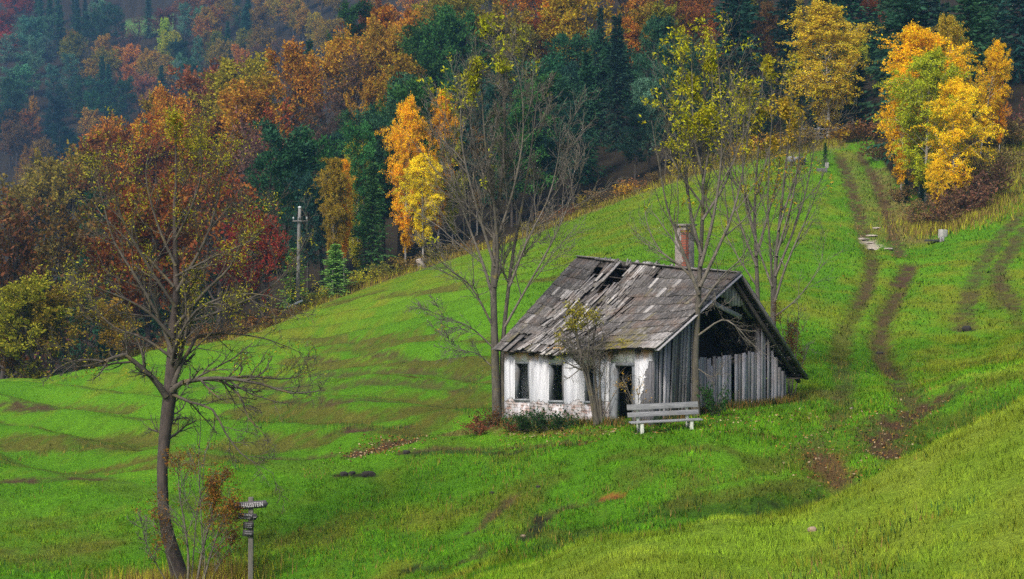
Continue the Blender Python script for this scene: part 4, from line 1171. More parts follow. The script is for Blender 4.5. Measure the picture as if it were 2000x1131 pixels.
PROTO = {}
def proto(kind, meshes, trunk_mat, leaf_mat):
    T, Lf, H = meshes
    tm = T.mesh(kind + '_trunk', True); tm.materials.append(trunk_mat)
    lm = Lf.mesh(kind + '_crown'); lm.materials.append(leaf_mat)
    co = np.concatenate(Lf.V); hw = np.percentile(np.abs(co[:, 0]), 95)
    PROTO.setdefault(kind, []).append((tm, lm, max(H, np.percentile(co[:, 2], 99.7)), hw))
for k in range(4): proto('beech', crown_beech(100 + k, 17, (1.0, .85, 1.1, .95)[k]), M_FBARK, M_LEAF)
for k in range(2): proto('bare', crown_beech(120 + k, 17, .85, 6, 1), M_FBARK, M_LEAF)
for k in range(4): proto('spruce', crown_spruce(140 + k, 20, (1.0, .85, 1.1, .95)[k]), M_FBARK, M_NEEDLE)
for k in range(4): proto('pine', crown_pine(160 + k, 18, (1.0, 1.15, .9, 1.05)[k], (.2, .3, .15, .25)[k]), M_FBARK, M_NEEDLE)
for k in range(4): proto('birch', crown_birch(180 + k, 14, (1.0, .9, 1.1, .8)[k], (.14, .2, .10, .28)[k]), M_BIRCH, M_LEAF)
for k in range(3): proto('bush', crown_bush(200 + k), M_TWIG, M_LEAF)

TONE = dict(rust=(.26, .098, .024), orange=(.52, .215, .022), gold=(.42, .255, .024), red=(.34, .062, .026), purple=(.165, .085, .058), brown=(.18, .095, .034), pink=(.36, .165, .060),
            olive=(.24, .21, .028), ygreen=(.44, .45, .026), dgreen=(.050, .135, .034), pine=(.038, .105, .052), dark=(.024, .066, .044), teal=(.095, .22, .125), mossy=(.26, .27, .030), mossgold=(.34, .25, .030), lgreen=(.20, .36, .07),
            birch=(.93, .58, .018), amber=(.95, .47, .012), yolive=(.52, .43, .030), straw=(.26, .17, .06), bramble=(.17, .092, .050), nettle=(.030, .085, .022), dryred=(.22, .105, .04))
WORD = dict(mossy='mossy green', mossgold='olive gold', rust='rust brown', orange='orange', gold='golden brown', red='red', purple='purple brown', brown='dull brown', pink='pinkish orange', olive='olive green', ygreen='yellow green', dgreen='deep green', pine='dark green', dark='blackish green',
            teal='blue green', lgreen='pale green', birch='yellow', amber='amber orange', yolive='olive yellow', straw='straw coloured', bramble='reddish brown', nettle='dark green', dryred='russet')
KINDW = dict(beech='broadleaf', bare='half bare tree', spruce='spruce', pine='pine', birch='birch', bush='bush')
CATW = dict(beech='broadleaf tree', bare='broadleaf tree', spruce='spruce', pine='pine tree', birch='birch tree', bush='bush')
PLANTED = []
gt_ = rng_(991)
def plant(kind, x, y, z, H, tone, wide, label=None, group=None, var=None, rz=None, lean=0.0):
    v = PROTO[kind][(int(gt_.integers(0, 99)) if var is None else var) % len(PROTO[kind])]
    s = H / v[2]
    name = {'beech': 'broadleaf_tree', 'bare': 'bare_tree', 'spruce': 'spruce_tree', 'pine': 'pine_tree', 'birch': 'birch_tree', 'bush': 'bush'}[kind]
    o = thing(name, (x, y, z - .15), label, CATW[kind], group, float(gt_.random() * 6.28) if rz is None else rz)
    o.rotation_euler.y = lean
    o.scale = (s * wide, s * wide, s)
    t = link('stems' if kind == 'bush' else 'trunk', v[0], o); c = link('foliage' if kind == 'bush' else 'crown', v[1], o)
    j = gt_.normal(0, .10, 3); k = 1 + gt_.normal(0, .13)
    c.color = tuple(np.clip(np.array(TONE[tone]) * k * (1 + j), .004, .9)) + (1.0,)
    PLANTED.append(dict(o=o, kind=kind, tone=tone, px=1000 + F * x / y, y=y, top=YH - F * (z + H) / y, hw=v[3] * s * wide * F / y, H=H))
    return o

# ---- trees one can point to: (column, top row, distance or layer, kind, tone, width, label)
NAMED = [
    (1798, 46, 121, 'birch', 'amber', 1.15, 'tall amber orange birch behind the green one right of the track'),
    (1848, 28, 127, 'birch', 'yolive', .70, 'olive yellow birch topping the orange clump right of the track'),
    (1808, 96, 117, 'birch', 'ygreen', 1.15, 'yellow green birch in the middle of the birch clump right of the track'),
    (1862, 150, 114.5, 'birch', 'birch', 1.1, 'full golden yellow birch with white trunk at the front of the clump'),
    (1915, 74, 130, 'birch', 'amber', .72, 'slender orange birch standing apart behind the clump, nearest the right field'),
    (1952, 150, 131, 'birch', 'amber', .75, 'smaller orange birch at the right foot of the slender one'),
    (1833, 308, 113, 'birch', 'birch', .95, 'little yellow birch with thin white stem below the golden clump'),
    (1760, 130, 119.5, 'birch', 'amber', .75, 'narrow orange birch on the left flank of the clump'),
    (1618, 3, 150, 'birch', 'yolive', 1.45, 'large golden brown birch where the track enters the forest'),
    (1660, 60, 156, 'birch', 'yolive', .8, 'olive yellow birch behind the large golden brown one by the track'),
    (792, 190, 140, 'birch', 'amber', .62, 'tall slim birch with bright orange top at the forest edge'),
    (826, 300, 136.5, 'birch', 'birch', .95, 'yellow birch with thinning foliage beside the slim orange topped one'),
    (856, 174, 146, 'birch', 'amber', .60, 'orange topped birch right of the slim one among dark conifers'),
    (884, 212, 147, 'birch', 'yolive', .6, 'yellow olive birch half hidden by the bare ash beside the cottage'),
    (932, 243, 148, 'birch', 'orange', .5, 'orange birch seen through the bare ash beside the cottage'),
    (650, 305, 132, 'birch', 'gold', .75, 'thin golden birch with long white trunk right of the power pole'),
    (672, 308, 134, 'birch', 'amber', .45, 'birch with an orange tuft at its top beside the thin golden one'),
    (655, 472, 127.5, 'spruce', 'lgreen', 2.3, 'small pale green larch at the meadow edge right of the power pole'),
    (575, 480, 130, 'spruce', 'lgreen', 1.8, 'small yellow green larch just left of the power pole'),
    (728, 312, 134, 'spruce', 'dgreen', 1.05, 'deep green spruce reaching the ground between the two birch groups'),
    (712, 232, 139, 'pine', 'dgreen', .7, 'green conifer behind the deep green spruce right of the thin birch'),
    (700, 262, 141, 'birch', 'ygreen', .6, 'yellow green slender tree behind the thin golden birch'),
    (505, 398, 122, 'beech', 'red', .95, 'crimson red bushy tree at the forest edge left of the power pole'),
    (72, 535, 96.5, 'beech', 'mossy', 1.45, 'yellow green leafy tree at the lower left meadow edge'),
    (140, 552, 98, 'beech', 'mossgold', 1.5, 'olive yellow leafy tree at the left edge of the meadow'),
    (222, 570, 100, 'beech', 'mossgold', 1.2, 'smaller olive yellow tree behind the lone bare tree'),
    (15, 600, 98, 'beech', 'brown', 1.0, 'brown bushy tree at the far left meadow edge'),
    (560, 238, 148, 'pine', 'pine', 1.25, 'broad dark green pine above the power pole'),
    (630, 252, 152, 'pine', 'dgreen', 1.1, 'dark green pine right of the broad one above the power pole'),
    (520, 290, 142, 'pine', 'pine', 1.1, 'dark green pine left of the broad one above the crimson tree'),
    (600, 330, 134, 'pine', 'dark', .9, 'blackish pine directly behind the power pole'),
    (1269, 146, 150, 'pine', 'teal', .95, 'lighter blue green young pine among the dark conifers left of the cottage chimney'),
    (1173, 8, 178, 'spruce', 'dark', .6, 'very narrow dark spruce standing up among orange crowns'),
    (1205, 25, 172, 'spruce', 'dark', .9, 'blackish green spruce right of the very narrow one'),
    (1612, 308, 136, 'spruce', 'dgreen', 1.3, 'tiny spruce on the meadow beside the stone seat'),
    (1845, 385, 114.5, 'spruce', 'dark', 1.5, 'dark little spruce among the birch trunks'),
    (1770, 365, 118, 'spruce', 'dark', 1.5, 'dark low spruce at the left foot of the birch clump'),
    (1800, 380, 116, 'spruce', 'dark', 1.8, 'dark bushy spruce in the middle of the birch trunks'),
    (605, 75, 250, 'spruce', 'dark', 1.0, 'lone small dark spruce among the orange crowns of the upper slope'),
    (1490, 30, 168, 'bare', 'purple', .9, 'grey forked leafless tree left of the large golden brown birch'),
]
# ---- crowns of the forest: (column, top row, layer, kind, tone, width)
SEEN = [
    (14, 14, 'f', 'beech', 'red', 1.1), (50, 32, 'f', 'pine', 'teal', 1.3), (81, 34, 'f', 'pine', 'teal', 1.0), (67, 68, 'f', 'pine', 'teal', 1.2), (21, 131, 'f', 'pine', 'teal', 1.2), (106, 124, 'f', 'pine', 'teal', 1.2), (141, 103, 'f', 'pine', 'teal', 1.1),
    (117, 8, 'f', 'spruce', 'pine', 1.2), (150, -10, 'f', 'spruce', 'pine', 1.0), (190, 0, 'f', 'pine', 'teal', 1.2), (232, 10, 'f', 'pine', 'pine', 1.1), (200, 25, 'f', 'pine', 'pine', 1.0), (269, 26, 'f', 'bare', 'purple', 1.2), (322, 10, 'f', 'beech', 'purple', 1.2), (361, 6, 'f', 'pine', 'teal', .9),
    (290, -15, 'f', 'spruce', 'pine', 1.0), (385, -25, 'f', 'beech', 'pink', 1.2), (417, 6, 'f', 'beech', 'gold', 1.3), (445, 40, 'f', 'spruce', 'pine', .9), (395, 30, 'f', 'beech', 'orange', 1.0), (481, 9, 'f', 'spruce', 'pine', 1.0), (516, 7, 'f', 'beech', 'gold', 1.2), (478, 50, 'f', 'beech', 'olive', 1.2), (545, -15, 'f', 'beech', 'gold', 1.1),
    (138, 56, 'f', 'beech', 'gold', .8), (150, 62, 'f', 'beech', 'olive', .9), (202, 63, 'f', 'beech', 'gold', .9), (325, 54, 'f', 'beech', 'ygreen', .8), (347, 72, 'f', 'beech', 'pine', .8), (440, 75, 'f', 'beech', 'olive', 1.0), (400, 55, 'f', 'beech', 'olive', 1.0),
    (209, 90, 'f', 'beech', 'gold', 1.2), (258, 80, 'f', 'beech', 'orange', 1.1), (300, 95, 'f', 'beech', 'gold', 1.1), (330, 104, 'f', 'beech', 'gold', 1.1), (251, 124, 'f', 'beech', 'orange', .9), (285, 140, 'f', 'beech', 'pink', 1.0),
    (212, 124, 'f', 'spruce', 'pine', 1.1), (248, 149, 'f', 'pine', 'pine', 1.1), (315, 125, 'f', 'spruce', 'pine', 1.0), (378, 115, 'f', 'pine', 'pine', 1.1), (357, 104, 'f', 'pine', 'teal', .9), (106, 184, 'f', 'pine', 'dark', 1.5), (30, 165, 'f', 'pine', 'pine', 1.2), (230, 166, 'f', 'pine', 'pine', 1.2), (160, 150, 'f', 'pine', 'pine', 1.2), (180, 180, 'f', 'pine', 'pine', 1.0),
    (66, 182, 'f', 'beech', 'gold', .6), (53, 210, 'f', 'beech', 'rust', .9), (20, 230, 'f', 'beech', 'brown', .9), (177, 207, 'f', 'beech', 'gold', 1.0), (80, 265, 'f', 'beech', 'olive', .9), (10, 200, 'f', 'pine', 'dark', 1.2), (60, 285, 'f', 'beech', 'gold', .7), (120, 240, 'f', 'pine', 'dark', 1.2), (500, 80, 'f', 'bare', 'purple', 1.1), (440, 110, 'f', 'beech', 'orange', 1.0),
    (297, 182, 'n', 'beech', 'gold', .9), (357, 175, 'n', 'bare', 'rust', 1.1), (414, 110, 'n', 'beech', 'pink', 1.1), (440, 130, 'n', 'beech', 'orange', 1.0), (506, 125, 'n', 'beech', 'gold', 1.2), (545, 140, 'n', 'beech', 'orange', .7), (530, 118, 'n', 'beech', 'orange', .9), (480, 160, 'n', 'beech', 'gold', 1.0), (570, 105, 'n', 'beech', 'gold', .9),
    (608, 86, 'n', 'bare', 'red', 1.1), (672, 84, 'n', 'bare', 'red', 1.1), (640, 100, 'n', 'bare', 'rust', 1.1), (690, 78, 'n', 'bare', 'purple', 1.1), (720, 90, 'n', 'bare', 'purple', 1.1), (745, 70, 'n', 'beech', 'gold', 1.0), (580, 48, 'n', 'beech', 'gold', 1.0), (615, 45, 'n', 'beech', 'orange', 1.0), (661, 52, 'n', 'beech', 'gold', 1.0), (640, 30, 'n', 'beech', 'pink', 1.0),
    (583, 8, 'n', 'beech', 'olive', 1.0), (633, 5, 'n', 'beech', 'pink', 1.0), (690, 5, 'n', 'pine', 'dgreen', 1.1), (722, -5, 'n', 'beech', 'rust', 1.0), (767, 5, 'n', 'beech', 'orange', 1.2), (869, 22, 'n', 'beech', 'dgreen', 1.3), (820, 40, 'n', 'beech', 'olive', 1.0), (840, 60, 'n', 'beech', 'dgreen', 1.1), (920, 30, 'n', 'beech', 'dgreen', 1.1), (950, 50, 'n', 'beech', 'olive', 1.1), (940, 80, 'n', 'beech', 'olive', 1.0),
    (700, 20, 'n', 'beech', 'olive', .9), (760, 40, 'n', 'beech', 'gold', 1.0), (800, 15, 'n', 'beech', 'gold', 1.0), (970, 0, 'n', 'beech', 'olive', 1.0), (900, 0, 'n', 'beech', 'olive', 1.0),
    (1039, 20, 'n', 'beech', 'rust', 1.2), (1010, 30, 'n', 'beech', 'gold', 1.0), (1092, 18, 'n', 'beech', 'orange', 1.2), (1127, 45, 'n', 'beech', 'orange', 1.0), (1070, -10, 'n', 'beech', 'orange', 1.0), (1150, -10, 'n', 'beech', 'gold', 1.0), (1233, 18, 'n', 'beech', 'orange', 1.1), (1265, 0, 'n', 'beech', 'gold', 1.1), (1322, 10, 'n', 'beech', 'brown', 1.1), (1350, 0, 'n', 'beech', 'rust', 1.0), (1300, -5, 'n', 'beech', 'gold', 1.0), (1385, 60, 'n', 'beech', 'rust', .9), (1400, 10, 'n', 'beech', 'dgreen', .9), (1420, 0, 'n', 'beech', 'rust', .9),
    (1440, 20, 'n', 'beech', 'olive', 1.1), (1460, 60, 'n', 'bare', 'purple', 1.0), (1520, 0, 'n', 'beech', 'brown', 1.0), (1540, 40, 'n', 'bare', 'purple', 1.0), (1560, -10, 'n', 'beech', 'olive', 1.0),
    (1103, 60, 'n', 'pine', 'pine', 1.0), (1145, 55, 'n', 'pine', 'pine', 1.1), (1180, 75, 'n', 'pine', 'pine', 1.1), (1287, 28, 'n', 'spruce', 'dark', 1.0), (1071, 110, 'n', 'pine', 'pine', 1.0), (1205, 80, 'n', 'pine', 'pine', 1.1), (1240, 90, 'n', 'pine', 'pine', 1.0), (1310, 70, 'n', 'pine', 'pine', 1.0), (1040, 140, 'n', 'pine', 'dgreen', 1.0),
    (1120, 150, 'n', 'pine', 'pine', 1.1), (1165, 160, 'n', 'pine', 'dark', 1.1), (1210, 170, 'n', 'pine', 'dark', 1.1), (1090, 200, 'n', 'pine', 'dark', 1.1), (1300, 180, 'n', 'pine', 'dark', 1.1), (1340, 120, 'n', 'pine', 'dark', 1.1), (1240, 220, 'n', 'pine', 'dark', 1.1), (1130, 250, 'n', 'pine', 'dark', 1.0), (1050, 230, 'n', 'pine', 'dark', 1.0), (1000, 200, 'n', 'pine', 'dgreen', 1.0),
    (809, 140, 'n', 'pine', 'pine', 1.1), (780, 155, 'n', 'pine', 'dgreen', 1.0), (835, 160, 'n', 'pine', 'pine', 1.0), (890, 120, 'n', 'pine', 'pine', 1.0), (750, 200, 'n', 'pine', 'pine', 1.0), (683, 210, 'n', 'pine', 'dgreen', 1.0), (960, 130, 'n', 'pine', 'pine', 1.0), (910, 240, 'n', 'pine', 'dark', 1.0), (960, 260, 'n', 'pine', 'dark', 1.0),
    (1010, 300, 'n', 'pine', 'dark', 1.0), (860, 300, 'n', 'pine', 'dark', 1.0), (1400, 130, 'n', 'spruce', 'dark', 1.0), (1440, 150, 'n', 'pine', 'dark', 1.0), (1530, 100, 'n', 'spruce', 'pine', 1.0), (1570, 60, 'n', 'spruce', 'dark', 1.0), (1500, 180, 'n', 'spruce', 'dark', 1.0), (1560, 150, 'n', 'spruce', 'dark', 1.0), (1600, 170, 'n', 'spruce', 'dark', 1.0), (1640, 150, 'n', 'spruce', 'dark', 1.0), (1680, 130, 'n', 'spruce', 'dark', 1.0), (1590, 60, 'n', 'spruce', 'pine', 1.0), (1650, 50, 'n', 'spruce', 'pine', 1.0), (1540, 190, 'n', 'spruce', 'dark', 1.0),
    (1700, 100, 'n', 'spruce', 'pine', 1.0), (1740, 15, 'n', 'spruce', 'pine', 1.1), (1710, 60, 'n', 'spruce', 'pine', 1.1), (1780, 30, 'n', 'spruce', 'pine', 1.0), (1730, 150, 'n', 'spruce', 'dark', 1.0), (1720, 200, 'n', 'spruce', 'dark', .9), (1670, 0, 'n', 'bare', 'purple', 1.0), (1700, -15, 'n', 'beech', 'rust', .9), (1790, 0, 'n', 'spruce', 'dark', .9), (1850, 0, 'n', 'spruce', 'pine', 1.0), (1830, -20, 'n', 'spruce', 'pine', 1.0),
    (1880, 0, 'n', 'spruce', 'pine', 1.0), (1920, 40, 'n', 'spruce', 'dark', 1.1), (1954, 15, 'n', 'spruce', 'dark', 1.1), (1985, 60, 'n', 'spruce', 'dark', 1.1), (1890, 50, 'n', 'spruce', 'dark', 1.0), (1995, 0, 'n', 'spruce', 'pine', 1.0), (1990, 110, 'n', 'spruce', 'dark', .9),
    (124, 282, 'n', 'beech', 'olive', 1.1), (100, 310, 'n', 'beech', 'olive', 1.0), (60, 330, 'n', 'beech', 'olive', 1.0), (160, 318, 'n', 'bare', 'rust', 1.1), (200, 290, 'n', 'bare', 'purple', 1.0), (248, 226, 'n', 'beech', 'orange', 1.0), (268, 220, 'n', 'beech', 'orange', 1.0), (225, 245, 'n', 'beech', 'rust', 1.0), (300, 260, 'n', 'beech', 'rust', 1.0), (350, 240, 'n', 'beech', 'rust', 1.0), (400, 200, 'n', 'beech', 'rust', 1.1), (330, 215, 'n', 'beech', 'orange', 1.0),
    (20, 380, 'n', 'bare', 'brown', 1.0), (50, 390, 'n', 'bare', 'rust', 1.0), (10, 430, 'n', 'bare', 'rust', 1.0), (90, 370, 'n', 'bare', 'brown', 1.0), (130, 380, 'n', 'bare', 'purple', 1.0), (60, 440, 'n', 'bare', 'purple', 1.0), (20, 480, 'n', 'bare', 'purple', 1.0), (120, 450, 'n', 'bare', 'purple', 1.0), (190, 370, 'n', 'bare', 'brown', 1.0), (250, 350, 'n', 'bare', 'brown', 1.0),
    (300, 350, 'n', 'bare', 'brown', .9), (420, 270, 'n', 'beech', 'rust', 1.0), (460, 230, 'n', 'bare', 'purple', 1.0), (540, 200, 'n', 'bare', 'purple', 1.0), (440, 320, 'n', 'bare', 'rust', 1.0), (600, 180, 'n', 'bare', 'purple', 1.0), (480, 290, 'n', 'beech', 'rust', .9), (560, 170, 'n', 'bare', 'rust', 1.0), (630, 165, 'n', 'bare', 'purple', 1.0), (700, 170, 'n', 'bare', 'purple', 1.0), (730, 140, 'n', 'beech', 'gold', .9), (660, 190, 'n', 'bare', 'rust', 1.0),
    (130, 480, 'n', 'pine', 'dgreen', 1.0), (170, 470, 'n', 'pine', 'pine', 1.0), (210, 480, 'n', 'pine', 'dgreen', 1.0), (260, 470, 'n', 'pine', 'pine', 1.0), (310, 500, 'n', 'pine', 'pine', 1.0), (380, 470, 'n', 'bare', 'brown', 1.0), (430, 430, 'n', 'bare', 'brown', 1.0), (470, 480, 'n', 'bare', 'brown', 1.0), (400, 540, 'n', 'pine', 'dark', .9), (350, 420, 'n', 'bare', 'brown', 1.0), (60, 520, 'n', 'bare', 'purple', 1.0), (0, 560, 'n', 'pine', 'dark', 1.0),
    (480, 420, 'n', 'bare', 'brown', .9), (450, 500, 'n', 'bare', 'brown', .9),
]
HPREF = dict(beech=15.5, bare=15, spruce=18, pine=16.5, birch=14, bush=2)
def fit(px, ytop, layer, kind):
    u = (px - 1000) / F
    e0 = float(edge(u))
    Ds = np.linspace(max(e0 + 9, 200 if (px < 700 and ytop < 335) or (px < 1420 and px >= 700 and kind in ('beech', 'bare')) else (168 if px > 1690 else (185 if px > 1420 and kind in ('beech', 'bare') else 0)), e0 + (40 if ytop < 130 else 0)), 335, 160) if layer == 'n' else np.linspace(410, 820, 160)
    H = (-(ytop - YH) / F - eg(np.full_like(Ds, u), Ds)) * Ds
    cost = np.abs(H - HPREF[kind]) / HPREF[kind] 
    i = int(np.argmin(cost))
    return u * Ds[i], Ds[i], H[i]

COV = np.zeros((290, 500), bool)      # 4 px cells: which part of the picture nearer crowns already fill
def cells(px, top, hw, Hpx):
    X, Y = np.meshgrid(np.arange(500) * 4 + 2, np.arange(290) * 4 + 2)
    cy = top + Hpx * .44
    return ((X - px) / max(hw * .85, 1)) ** 2 + ((Y - cy) / max(Hpx * .42, 1)) ** 2 < 1

for px, top, D, kind, tone, wide, label in NAMED:
    u = (px - 1000) / F; x = u * D; z = float(zbase(x, D))
    H = -(top - YH) / F * D - z
    plant(kind, x, D, z, float(np.clip(H, 2.0, 26)), tone, wide, label, var=(2 if wide > 1.05 else 0) if kind == 'birch' and px > 1500 else (3 if px in (650, 672) else None), lean=.12 if px == 1915 else 0, rz=0.0 if px == 1915 else None)
    PLANTED[-1]['named'] = True
CAND = []
for px, top, lay, kind, tone, wide in SEEN:
    x, y, H = fit(px, top, lay, kind)
    CAND.append((y, x, float(np.clip(H, 7, 25)), kind, tone, wide, lay, 1))
gf = rng_(5)
sp_ = np.array([(s[0], s[1]) for s in SEEN], float)
for lay, d0, d1, step in (('n', 0, 335, 8.0), ('f', 415, 800, 14.5)):
    y = d0 if lay == 'f' else 92.0
    while y < d1:
        x = -.36 * y
        while x < .36 * y:
            xx, yy = x + gf.normal(0, step * .22), y + gf.normal(0, step * .22); u = xx / yy
            x += step
            if lay == 'n' and yy < edge(u) + 4: continue
            if abs(u + .223) < .024 and 605 < yy < 682: continue
            px = u * F + 1000; z = float(zbase(xx, yy)); H0 = 15.5; tp = YH - F * (z + H0) / yy
            idx = [i for i, s in enumerate(SEEN) if s[2] == lay]
            dd = [(sp_[i, 0] - px) ** 2 + (1.4 * (sp_[i, 1] - tp)) ** 2 for i in idx]
            s = SEEN[idx[int(np.argmin(dd))]]
            if min(dd) > 160 ** 2 and lay == 'n' and tp > 250: s = (0, 0, 'n', 'bare' if u < -.18 else 'pine', 'purple' if u < -.18 else 'dark', 1.0)
            if lay == 'n' and 470 < px < 1420 and yy < edge(u) + 55: s = (0, 0, 'n', 'spruce' if gf.random() < .3 else 'pine', 'dark' if gf.random() < .55 else 'pine', 1.0)
            if lay == 'n' and 1420 <= px < 1760 and yy < edge(u) + 40: s = (0, 0, 'n', 'spruce', 'dark' if gf.random() < .7 else 'pine', 1.1)
            if lay == 'n' and px >= 1760 and yy < edge(u) + 60: s = (0, 0, 'n', 'spruce', 'dark' if gf.random() < .6 else 'pine', 1.1)
            Hh = HPREF[s[3]] * gf.uniform(.8, 1.15)
            if lay == 'n' and 470 < px < 1420 and s[3] in ('pine', 'spruce') and s[0] == 0:
                lim = np.interp(px, [470, 680, 800, 950, 1050, 1150, 1300, 1420], [255, 215, 140, 130, 110, 60, 40, 100]) + gf.uniform(-10, 40)
                Hh = min(Hh, -(lim - YH) / F * yy - z)
                if Hh < 8: continue
            CAND.append((yy, xx, Hh, s[3], s[4], s[5] * gf.uniform(.85, 1.1), lay, 0))
        y += step
for q in PLANTED:
    q['m'] = cells(q['px'], q['top'], q['hw'] * .9, q['H'] * F / q['y'])
    COV |= cells(q['px'], q['top'], q['hw'] * .8, q['H'] * F / q['y'])
CAND.sort(key=lambda c: c[0])
for y, x, H, kind, tone, wide, lay, hand in CAND:
    px = 1000 + F * x / y; z = float(zbase(x, y)); top = YH - F * (z + H) / y
    if px < -90 or px > 2090 or top > 800: continue
    m = cells(px, top, PROTO[kind][0][3] / PROTO[kind][0][2] * H * wide * F / y, H * F / y)
    tot = m.sum()
    if tot == 0: continue
    if any(q.get('named') and q['y'] > y and abs(q['px'] - px) < 200 and (m & q['m']).sum() > .22 * q['m'].sum() for q in PLANTED): continue
    vis = (m & ~COV).sum() / tot
    if vis < (.05 if hand else .11): continue
    COV |= m
    plant(kind, x, y, z, H, tone, wide)

# ---------------------------------------------------------------- the open-grown trees and shrubs by the cottage
def Wp(px, py, D):
    return np.array(eyz(px, py, D)) * np.array((D, 1, D))

def hero(name, label, cat, px0, D, stems, limbs, n_extra, levels, bark, leafprob, leaf_tone, seed, leaf_len=.11, leaf_n=8, extra_t=(.35, 1.0), extra_len=.32, trop=.07, group=None, twigr=.0045, bmat=None):
    """stems and limbs are (photo polyline, start radius, end radius, depth change); the finer branching grows from them"""
    g = rng_(seed)
    base = gat(px0, D)
    root = thing(name, base, label, cat, group)
    def line(pl, r0, r1, dd, m):
        k = len(pl)
        if not isinstance(r0, float):
            return resample([Wp(a, b, D + dd * i / (k - 1)) - base for i, (a, b) in enumerate(pl)], np.array(r0), m)
        pts = [Wp(a, b, D + dd * (i / (k - 1)) ** 1.2) - base for i, (a, b) in enumerate(pl)]
        return resample(pts, np.linspace(0, 1, k) ** .8 * (r1 - r0) + r0, m)
    T = Geo(); Bq = Geo(); Lf = Geo()
    SP, SR = [], []
    for pl, r0, r1, dd in stems:
        P, R = line(pl, r0, r1, dd, 24); R[0] *= 1.25
        P = P + fbm(np.arange(25) * .5, np.full(25, seed + len(SP)), 3, 2)[:, None] * .0
        SP.append(P); SR.append(R)
    T.tubes(np.array(SP), np.array(SR), 10, g)
    LP, LR = [], []
    for pl, r0, r1, dd in limbs:
        P, R = line(pl, r0, r1, dd, 12); LP.append(P); LR.append(R)
    LP, LR = np.array(LP), np.array(LR)
    Sp = np.array(SP); Sr = np.array(SR); Sl = np.linalg.norm(np.diff(Sp, axis=1), axis=-1).sum(1)
    if n_extra:
        s, d, l, r, t = kids(Sp, Sr, Sl, n_extra, *extra_t, .75, extra_len, .5, g, .8, .01)
        Pe, Re, Le = grow(s, d, l, r, 12, .07, (0, 0, trop), g)
        LP = np.concatenate([LP, Pe]); LR = np.concatenate([LR, Re])
    LL = np.linalg.norm(np.diff(LP, axis=1), axis=-1).sum(1)
    Bq.tubes(LP, LR, 6, g)
    P, R, L = LP, LR, LL
    tips = []
    for n, t0, ang, lr, rr, m, wd, tp in levels:
        s, d, l, r, t = kids(P, R, L, n, t0, 1.0, ang, lr, rr, g, .5, twigr)
        low = s[:, 2] < (Sp[..., 2].max() * .42)
        tv = np.where(low[:, None], np.array((0, 0, tp * .2)), np.array((0, 0, tp)))
        P, R, L = grow(s, d, l, r, m, wd, tv, g, .45)
        Bq.tubes(P, R, 4 if m > 4 else 3, g)
    tip = P[:, -1]; td = nrm(P[:, -1] - P[:, -2])
    wpos = tip + base
    px = 1000 + F * wpos[:, 0] / wpos[:, 1]; py = YH - F * wpos[:, 2] / wpos[:, 1]
    pr = leafprob(px, py, fbm(wpos[:, 0] / .8, wpos[:, 2] / .8, seed, 2))
    k = g.random(len(tip)) < pr
    for j in range(leaf_n):
        n = k.sum()
        d = td[k] * .5 + g.normal(0, .65, (n, 3)) + np.array((0, 0, -.15))
        Lf.leaves(tip[k] + g.normal(0, .06, (n, 3)), d, leaf_len * (.7 + .7 * g.random(n)), leaf_len * .42, g)
    o = link('trunk' if 'shrub' not in name and 'bush' not in name else 'stems', T.mesh('trunk', True), root, bark)
    o = link('branches', Bq.mesh('branches', True), root, bmat or M_TWIG)
    if Lf.n:
        c = link('leaves', Lf.mesh('leaves'), root, M_LEAF); c.color = (*TONE[leaf_tone], 1) if isinstance(leaf_tone, str) else (*leaf_tone, 1)
    return root

YG = (.34, .34, .022)
